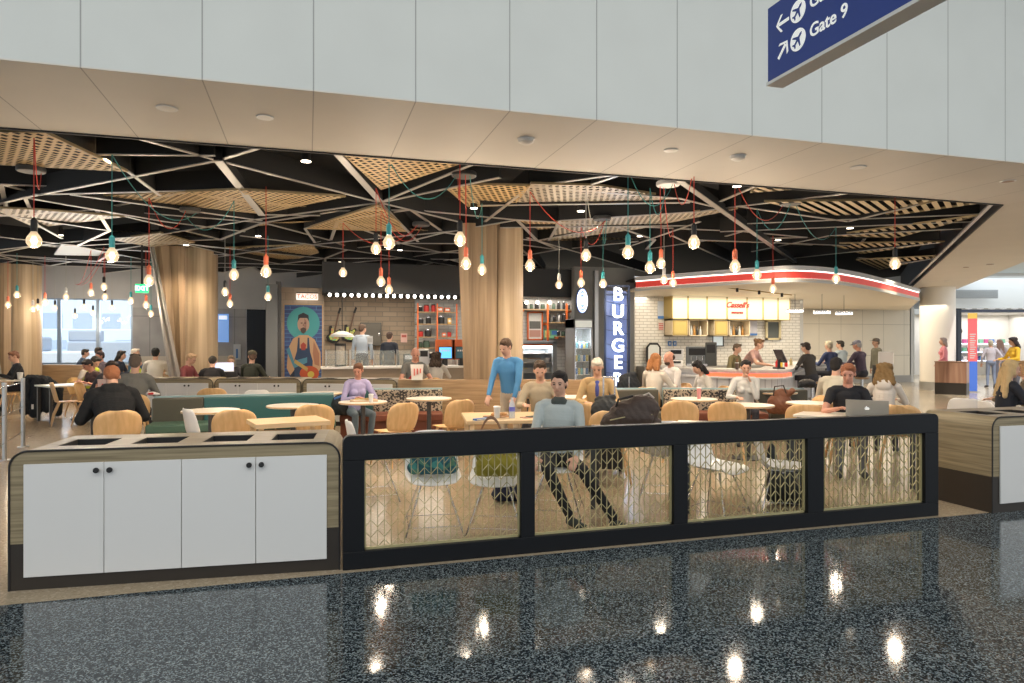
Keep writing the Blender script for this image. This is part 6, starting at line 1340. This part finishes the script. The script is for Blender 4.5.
blob('navy_backpack', 'navy backpack on the floor below the olive bag', 'backpack', p, heading(p, 0) + math.pi, [('e', (0, 0, .24), (.18, .12, .22), None, 0), ('c', (-.12, 0, .07), (.12, 0, .07), .07, .07, 0), ('e', (0, -.09, .17), (.13, .06, .12), None, 0)], mat('navy_cloth', (.012, .018, .05), .8, bump=.5, bs=25), lambda t: MB().tube([(-.03, 0, .45), (0, 0, .50), (.03, 0, .45)], .008, 6).build('handle', BLKM, t))
p = W(790, 6.75)
blob('black_bag', 'round black bag on the floor behind the third lattice panel', 'bag', p, heading(p, 0) + math.pi, [('e', (0, 0, .19), (.24, .15, .18), None, 0), ('c', (-.16, 0, .07), (.16, 0, .07), .07, .07, 0), ('e', (-.17, 0, .42), (.05, .05, .18), None, 0)], mat('black_nylon', (.018, .022, .024), .6, bump=.5, bs=30), lambda t: MB().tube([(.1, -.05, .34), (.2, -.05, .30), (.23, -.05, .16)], .012, 6).build('strap', mat('cream_strap', (.55, .48, .35), .6), t))
p = W(780, 10.95, .455)
blob('handbag', 'brown leather handbag on the speckled banquette, right of the person in white', 'handbag', p, heading(p, 0) + math.pi, [('e', (0, 0, .17), (.20, .12, .17), None, 0), ('c', (-.13, 0, .08), (.13, 0, .08), .08, .08, 0), ('e', (.03, 0, .32), (.13, .08, .10), None, 0), ('c', (.1, 0, .3), (.18, 0, .38), .04, .05, 0)], mat('brown_leather', (.20, .075, .035), .5, bump=.8, bs=20), lambda t: MB().tube([(-.1, -.05, .3), (-.08, -.08, .45), (.05, -.08, .47), (.1, -.05, .32)], .012, 6).build('handle', mat('dark_leather', (0, 0, 0)), t))
p = W(807, 12.0, .812)
blob('shoulder_bag', 'small black shoulder bag on top of the low banquette back', 'bag', p, heading(p, 0) + math.pi, [('e', (0, 0, .08), (.15, .08, .08), None, 0), ('c', (-.10, 0, .05), (.10, 0, .05), .05, .05, 0)], BAGB if False else mat('black_leather', (.012, .012, .014), .5, bump=.5, bs=30), lambda t: MB().tube([(-.08, 0, .13), (0, 0, .20), (.08, 0, .13)], .007, 6).build('handle', BLKM, t))
p = W(341, 10.8, .455)
blob('black_backpack', 'black bag with blue lining on the bench beside the person in lavender', 'backpack', p, heading(p, 0) + math.pi, [('e', (0, 0, .17), (.16, .12, .17), None, 0), ('c', (-.10, 0, .07), (.10, 0, .07), .07, .07, 0)], mat('black_nylon', (0, 0, 0)), lambda t: MB().tube([(-.10, -.06, .27), (0, -.09, .31), (.11, -.06, .28)], .018, 6).build('blue_lining', BLU, t))
p = W(36, 14.4)
blob('black_coat', 'long black coat draped over a chair beside the side-on oak chair', 'coat', p, heading(p, 0) + math.pi, [('c', (-.13, 0, .88), (.13, 0, .86), .06, .06, 0), ('c', (-.16, 0, .82), (-.20, -.02, .18), .06, .09, 0), ('c', (0, -.02, .84), (-.02, -.03, .14), .08, .12, 0), ('c', (.15, 0, .80), (.19, -.02, .2), .07, .09, 0), ('c', (.2, .1, .84), (.42, .15, .6), .06, .08, 0), ('c', (.4, .15, .6), (.38, .15, .1), .09, .09, 0)], cloth((.010, .013, .018)), lambda t: MB().box(-.08, -.04, -.16, -.14, .22, .32).build('care_tag', WHT, t), vox=.016, noise=.004)
p = W(629, 12.3)
blob('black_jacket', 'black jacket bundled over a chair, between the blazer and the red-blonde hair', 'jacket', p, heading(p, 0) + math.pi, [('e', (0, 0, .78), (.22, .15, .26), None, 0), ('c', (-.15, 0, .1), (-.13, 0, .7), .10, .12, 0), ('c', (.15, 0, .1), (.13, 0, .75), .10, .12, 0), ('c', (-.12, 0, .96), (.08, 0, 1.02), .07, .07, 0)], cloth((.010, .012, .018)), lambda t: MB().tube([(0, -.155, .6), (0, -.165, .8), (0, -.12, 1.0)], .006, 5).build('zip', CHROME, t), vox=.016, noise=.004)
# wheeled case with pull handle and black bag on top
p = W(609, 8.45); t = thing('wheeled_suitcase', 'dark wheeled suitcase with raised chrome handle and black bag strapped on top', 'suitcase', p, heading(p, 0) + math.pi)
MB().box(-.18, .18, -.11, .11, .05, .58).build('case', mat('case_black', (.02, .02, .022), .5), t, bevel=.03); m = MB(); [m.tube([(sx * .07, .08, .5), (sx * .07, .08, 1.17)], .012, 8) for sx in (-1, 1)]; m.build('handle_rod', CHROME, t); MB().box(-.08, .08, .065, .095, 1.16, 1.185).build('grip', CHROME, t, bevel=.008)
for sx in (-1, 1): MB().lathe([(0, -.02), (.04, -.02), (.04, .02), (0, .02)], 14, 0, Matrix.Translation((sx * .14, .08, .04)) @ Matrix.Rotation(R(90), 4, 'Y')).build('wheel', BLKM, t)
voxel([('e', (-.04, -.03, .76), (.19, .11, .17), None, 0), ('c', (-.16, 0, .66), (.12, 0, .66), .07, .07, 0), ('c', (-.14, -.02, .9), (.05, -.02, .93), .04, .04, 0)], 'top_bag', [mat('black_nylon', (0, 0, 0))], t, .012, .003)
# laptop, facing its user, lid back towards the photographer
def laptop(px, d, z, a, lab, col, logo=True, w=.34):
    p = W(px, d, z); t = thing('laptop', lab, 'laptop', p, heading(p, a)); al = mat('laptop_' + col, (.42, .43, .43) if col == 'silver' else (.72, .74, .78), .35, .6 if col == 'silver' else 0)
    MB().box(-w / 2, w / 2, -.24, 0, 0, .014).build('keyboard_base', al, t, bevel=.003); M = Matrix.Translation((0, 0, .012)) @ Matrix.Rotation(R(-32), 4, 'X')
    lid = MB().box(-w / 2, w / 2, 0, .008, 0, .225, 0, M).build('lid', al, t, bevel=.002); MB().box(-w / 2 + .01, w / 2 - .01, -.002, 0, .01, .215, 0, M).build('screen', mat('laptop_screen', (.5, .6, .8), .3, em=.7), lid)
    if logo:
        g = MB(); g.ell((-.009, .010, .11), (.016, .002, .018), 14, 0, M); g.ell((.009, .010, .11), (.016, .002, .018), 14, 0, M); g.ell((.006, .010, .137), (.005, .002, .008), 8, 0, M); g.build('fruit_emblem', mat('emblem_white', (.85, .87, .88), .3, em=.5), lid)
    return t
laptop(867, 7.9, .746, 0, 'silver laptop with white fruit emblem, lid toward us', 'silver', w=.44)
laptop(224, 15.6, .95, 180, 'open pale laptop screen left of the dark green jacket', 'pale', False, .42)
# food, papers, cups, bottles
def cup(px, d, z, lab, h=.12, r=.04, c=(.8, .79, .76), lidc=(.85, .85, .83), group=None, straw=False):
    p = W(px, d, z); t = thing('drink_cup', lab, 'cup', p, 0, group); MB().lathe([(r * .75, 0), (r, h)], 16).build('cup_body', mat('cup_%02d%02d' % (int(c[0] * 99), int(c[1] * 99)), c, .4), t); MB().lathe([(r * 1.05, h), (r * 1.05, h + .01), (r * .8, h + .015)], 16).build('lid', mat('cup_lid', lidc, .4), t)
    if straw: MB().tube([(0, 0, h), (.01, .01, h + .09)], .004, 6).build('straw', REDB, t)
cup(20, 15.9, .75, 'white takeaway cup in front of the person in black at far left', .15, .06)
cup(371, 9.75, .75, 'small white cup on the food table of the person in lavender', .11, .035)
cup(497, 7.75, .75, 'clear cup at the left side of the wooden table', .12, .04, (.6, .6, .58))
cup(737, 13.9, 1.06, 'dark cup with red straw on the bar counter', .13, .04, (.12, .08, .06), straw=True); cup(694, 15.1, 1.06, 'white cup near the coffee machine on the bar counter', .11, .04); cup(699, 10.4, .75, 'pink drink glass near the black-haired person', .16, .035, (.6, .25, .25))
p = W(512, 7.75, .746); t = thing('water_bottle', 'clear plastic water bottle with blue label standing on the wooden table', 'bottle', p); MB().lathe([(.03, 0), (.034, .01), (.034, .15), (.014, .20), (.014, .22)], 16).build('bottle_body', mat('pet', (.70, .76, .80), .1, alpha=.6), t); MB().lathe([(.0355, .08), (.0355, .13)], 16).build('label_band', mat('label_blue', (.15, .16, .55), .5), t); MB().lathe([(.016, .215), (.016, .235)], 12).build('cap', WHT, t)
p = W(503, 7.7, .747); t = thing('tray_of_food', 'wooden tray with bread on the wooden table left of the water bottle', 'food tray', W(499, 7.9, .747), .3); MB().box(-.16, .16, -.1, .1, 0, .012).build('tray', mat('tray_brown', (.35, .20, .10), .5), t, bevel=.004); voxel([('e', (-.04, 0, .03), (.07, .05, .028), None, 0), ('e', (.07, .02, .025), (.05, .05, .02), None, 0)], 'bread', [mat('bread', (.55, .30, .12), .7)], t, .008)
p = W(483, 7.6, .747); t = thing('blue_folder', 'bright blue folder lying at the left corner of the wooden table', 'folder', p, .5); MB().box(-.13, .13, -.03, .03, 0, .02).build('cover', BLU, t, bevel=.003); MB().box(-.12, .12, -.026, -.031, .004, .016).build('pages', WHT, t)
p = W(555, 7.9, .747); t = thing('napkin_pile', 'small coloured napkin and wrapper on the wooden table near the grey sweater', 'napkin', W(528, 7.8, .747), .2); MB().box(-.08, .08, -.05, .05, 0, .008).build('napkin', mat('napkin', (.6, .35, .28), .8), t); MB().box(.0, .1, -.02, .06, .008, .014).build('wrapper', GRN, t)
p = W(364, 10.05, .747); t = thing('food_tray', 'tray with paper and chips on the round table of the person in lavender', 'food tray', p, heading(p, 180)); MB().box(-.2, .2, -.13, .13, 0, .015).build('tray', mat('tray_tan', (.60, .42, .25), .5), t, bevel=.004); m = MB()
for k in range(14): m.cb((-.12 + .017 * k, .02 * ((k * 5) % 4 - 1.5), .024 + .006 * (k % 3)), (.07, .016, .012), 0)
m.build('chips', mat('chips', (.66, .48, .20), .7), t); MB().box(-.15, .02, -.1, .1, .015, .02).build('paper_liner', WHT, t)
def carton(px, d, z, lab, w, h, c1, c2, tp_=1.2):
    p = W(px, d, z); t = thing('paper_carton', lab, 'paper bag', p, heading(p, 180)); MB().add([(-w / 2, -w / 3, 0), (w / 2, -w / 3, 0), (w / 2, w / 3, 0), (-w / 2, w / 3, 0), (-w / 2 * tp_, -w / 3 * tp_, h), (w / 2 * tp_, -w / 3 * tp_, h), (w / 2 * tp_, w / 3 * tp_, h), (-w / 2 * tp_, w / 3 * tp_, h)], [(0, 3, 2, 1), (4, 5, 6, 7), (0, 1, 5, 4), (1, 2, 6, 5), (2, 3, 7, 6), (3, 0, 4, 7)]).build('carton_body', mat('carton_%02d' % int(c1[1] * 99), c1, .7), t)
    m = MB(); [m.box(-w * .3 + k * w * .28, -w * .2 + k * w * .28, -w / 2.4 * tp_ * .96 - .004, -w / 3, h * .3 + .02 * k, h * .75) for k in range(3)]; m.build('printed_marks', mat('carton_print_%02d' % int(c2[0] * 99), c2, .7), t)
carton(417, 12.1, .947, 'white paper bag with red print on the low timber wall', .19, .27, (.82, .78, .72), (.65, .12, .08))
carton(106, 11.15, .747, 'pink and white patterned food carton behind the auburn-haired person', .20, .26, (.80, .62, .56), (.70, .12, .12))
carton(153, 10.9, .52, 'white and blue printed packet beside the grey sweatshirt', .14, .14, (.75, .74, .74), (.10, .2, .5)) if False else None
p = W(152, 10.2, .812); t = thing('snack_packet', 'small crumpled white and red packet on the banquette ledge', 'packet', p); voxel([('e', (0, 0, .03), (.09, .05, .03), None, 0), ('e', (.06, .02, .02), (.05, .04, .02), None, 0)], 'wrapper', [mat('packet_white', (.75, .68, .66), .5)], t, .008, .004); MB().box(-.04, .03, -.055, -.045, .02, .05).build('red_print', REDB, t)
p = W(94, 12.9, .0)
# condiments on the bar
def squeeze(px, d, lab, c, h=.2, group=None):
    p = W(px, d, 1.06); t = thing('squeeze_bottle', lab, 'sauce bottle', p, 0, group); MB().lathe([(.032, 0), (.035, .01), (.035, h * .65), (.02, h * .75)], 12).build('bottle_body', mat('sauce_%02d' % int(c[1] * 99), c, .35), t); MB().lathe([(.018, h * .72), (.004, h)], 10).build('nozzle', mat('sauce_%02d' % int(c[1] * 99), c), t)
for px, d, lab, c in ((777, 14.8, 'red sauce bottle, leftmost of the condiments on the bar', (.6, .02, .02)), (781, 15.1, 'yellow mustard bottle left of the two red bottles', (.8, .55, .03)), (786, 15.6, 'red sauce bottle in the middle of the condiments', (.6, .02, .02)), (791, 16.6, 'cream-coloured sauce bottle next to the dark grey coat', (.75, .6, .3)), (826, 20.9, 'red sauce bottle far along the bar behind the pale blue shirt', (.6, .02, .02)), (832, 21.1, 'yellow sauce bottle far along the bar', (.8, .5, .1))): squeeze(px, d, lab, c)
p = W(797, 15.0, 1.06)
# coffee machine, grinder, till screens and dispenser on the bar
def gadget(px, d, lab, w, h, dp, mt, kind, z=1.06, a=180):
    p = W(px, d, z); t = thing(kind, lab, kind.replace('_', ' '), p, heading(p, a)); MB().box(-w / 2, w / 2, -dp / 2, dp / 2, 0, h).build('body', mt, t, bevel=.02)
    MB().box(-w * .36, w * .36, -dp / 2 - .01, -dp / 2, h * .55, h * .9).build('front_panel', BLKM if mt is not BLKM else CHROME, t)
    if 'machine' in kind: MB().box(-w * .45, w * .45, -dp / 2 - .12, -dp / 2, 0, .05).build('drip_tray', CHROME, t); m = MB(); [m.tube([(x, -dp / 2 - .06, h * .5), (x, -dp / 2 - .06, h * .3)], .02, 8) for x in (-w * .25, 0, w * .25)]; m.build('spouts', CHROME, t)
    return t
gadget(697, 16.4, 'chrome and dark coffee machine behind the burger counter', .52, .46, .42, mat('machine_grey', (.16, .17, .17), .35, .5), 'coffee_machine'); gadget(711, 16.2, 'tall dark grinder right of the coffee machine', .26, .56, .3, mat('grinder_dark', (.06, .065, .06), .4), 'coffee_grinder')
gadget(676, 16.0, 'white till screen above the counter, left of the coffee machine', .34, .26, .06, WHT, 'till_screen', 1.2) ; gadget(676, 15.7, 'small till base under the white screen', .3, .14, .3, WHTP, 'cash_drawer', 1.062)
gadget(424, 17.1, 'steel mixer standing on the kitchen counter left of the white box', .26, .42, .24, STEEL, 'food_mixer', 1.03); gadget(432, 17.2, 'white carton box on the kitchen counter beside the order screens', .3, .34, .2, WHT, 'carton_box', 1.03); gadget(409, 17.1, 'small dark till on the kitchen counter near the standing worker in black', .28, .3, .22, BLKM, 'till', 1.03)
t = thing('order_terminal', 'tilted black order terminal at the end of the bar', 'terminal', W(779, 14.3, 1.06), heading(W(779, 14.3), 120)); MB().box(-.09, .09, -.09, .09, 0, .03).build('base', BLKM, t); MB().box(-.03, .03, -.02, .02, .03, .2).build('stem', BLKM, t); MB().box(-.17, .17, -.012, .012, -.14, .16, 0, Matrix.Translation((0, .03, .26)) @ Matrix.Rotation(R(25), 4, 'X')).build('screen', mat('terminal_dark', (.05, .04, .05), .25), t, bevel=.006); 
t = thing('paper_towel_dispenser', 'tall black framed mirror-like dispenser on the tiled wall', 'dispenser', (X3(655, Yc - .2), Yc - .12, Z3(655, 362))); w = .2; MB().tube([(-w, 0, 0), (-w, 0, .42), (-.12, 0, .52), (.12, 0, .52), (w, 0, .42), (w, 0, 0)], .03, 8).build('arched_frame', BLKM, t); MB().box(-w + .02, w - .02, -.01, .02, 0, .48).build('pale_front', mat('dispenser_front', (.62, .63, .6), .3), t)
for i, px in enumerate((669.5, 674.5)): t = thing('blue_label', 'small blue square card on the tiled wall, %s one' % ('left' if i == 0 else 'right'), 'card', (X3(px), Yc - .02, Z3(px, 343.5))); MB().box(-.055, .055, 0, .015, -.07, .07).build('card', BLU, t, bevel=.003); MB().box(-.02, .02, -.003, 0, -.03, .03).build('white_mark', WHT, t)
p = W(890, 17.8, 0); t = thing('menu_stand', 'small white framed menu stand beside the bar stools', 'menu stand', W(886, 19.0), heading(W(886, 19.0), 180)); MB().box(-.17, .17, -.01, .01, .98, 1.34).build('sheet', mat('stand_sheet', (.52, .50, .50), .5), t); m = MB(); [m.box(*q) for q in ((-.19, -.17, -.02, .02, .96, 1.36), (.17, .19, -.02, .02, .96, 1.36), (-.19, .19, -.02, .02, .96, .98), (-.19, .19, -.02, .02, 1.34, 1.36))]; m.build('frame', WHT, t); MB().cyl((0, 0), .012, 0, .96, 8).build('pole', WHT, t); MB().cyl((0, 0), .12, 0, .012).build('base', WHT, t)
m = MB()
# staff-side floor platforms so the kitchen crew stand slightly higher
struct('floor_kitchen_platform', MB().box(kx(330, 17.6), kx(470, 17.6), 17.5, 19.4, 0, .05), GREYM)
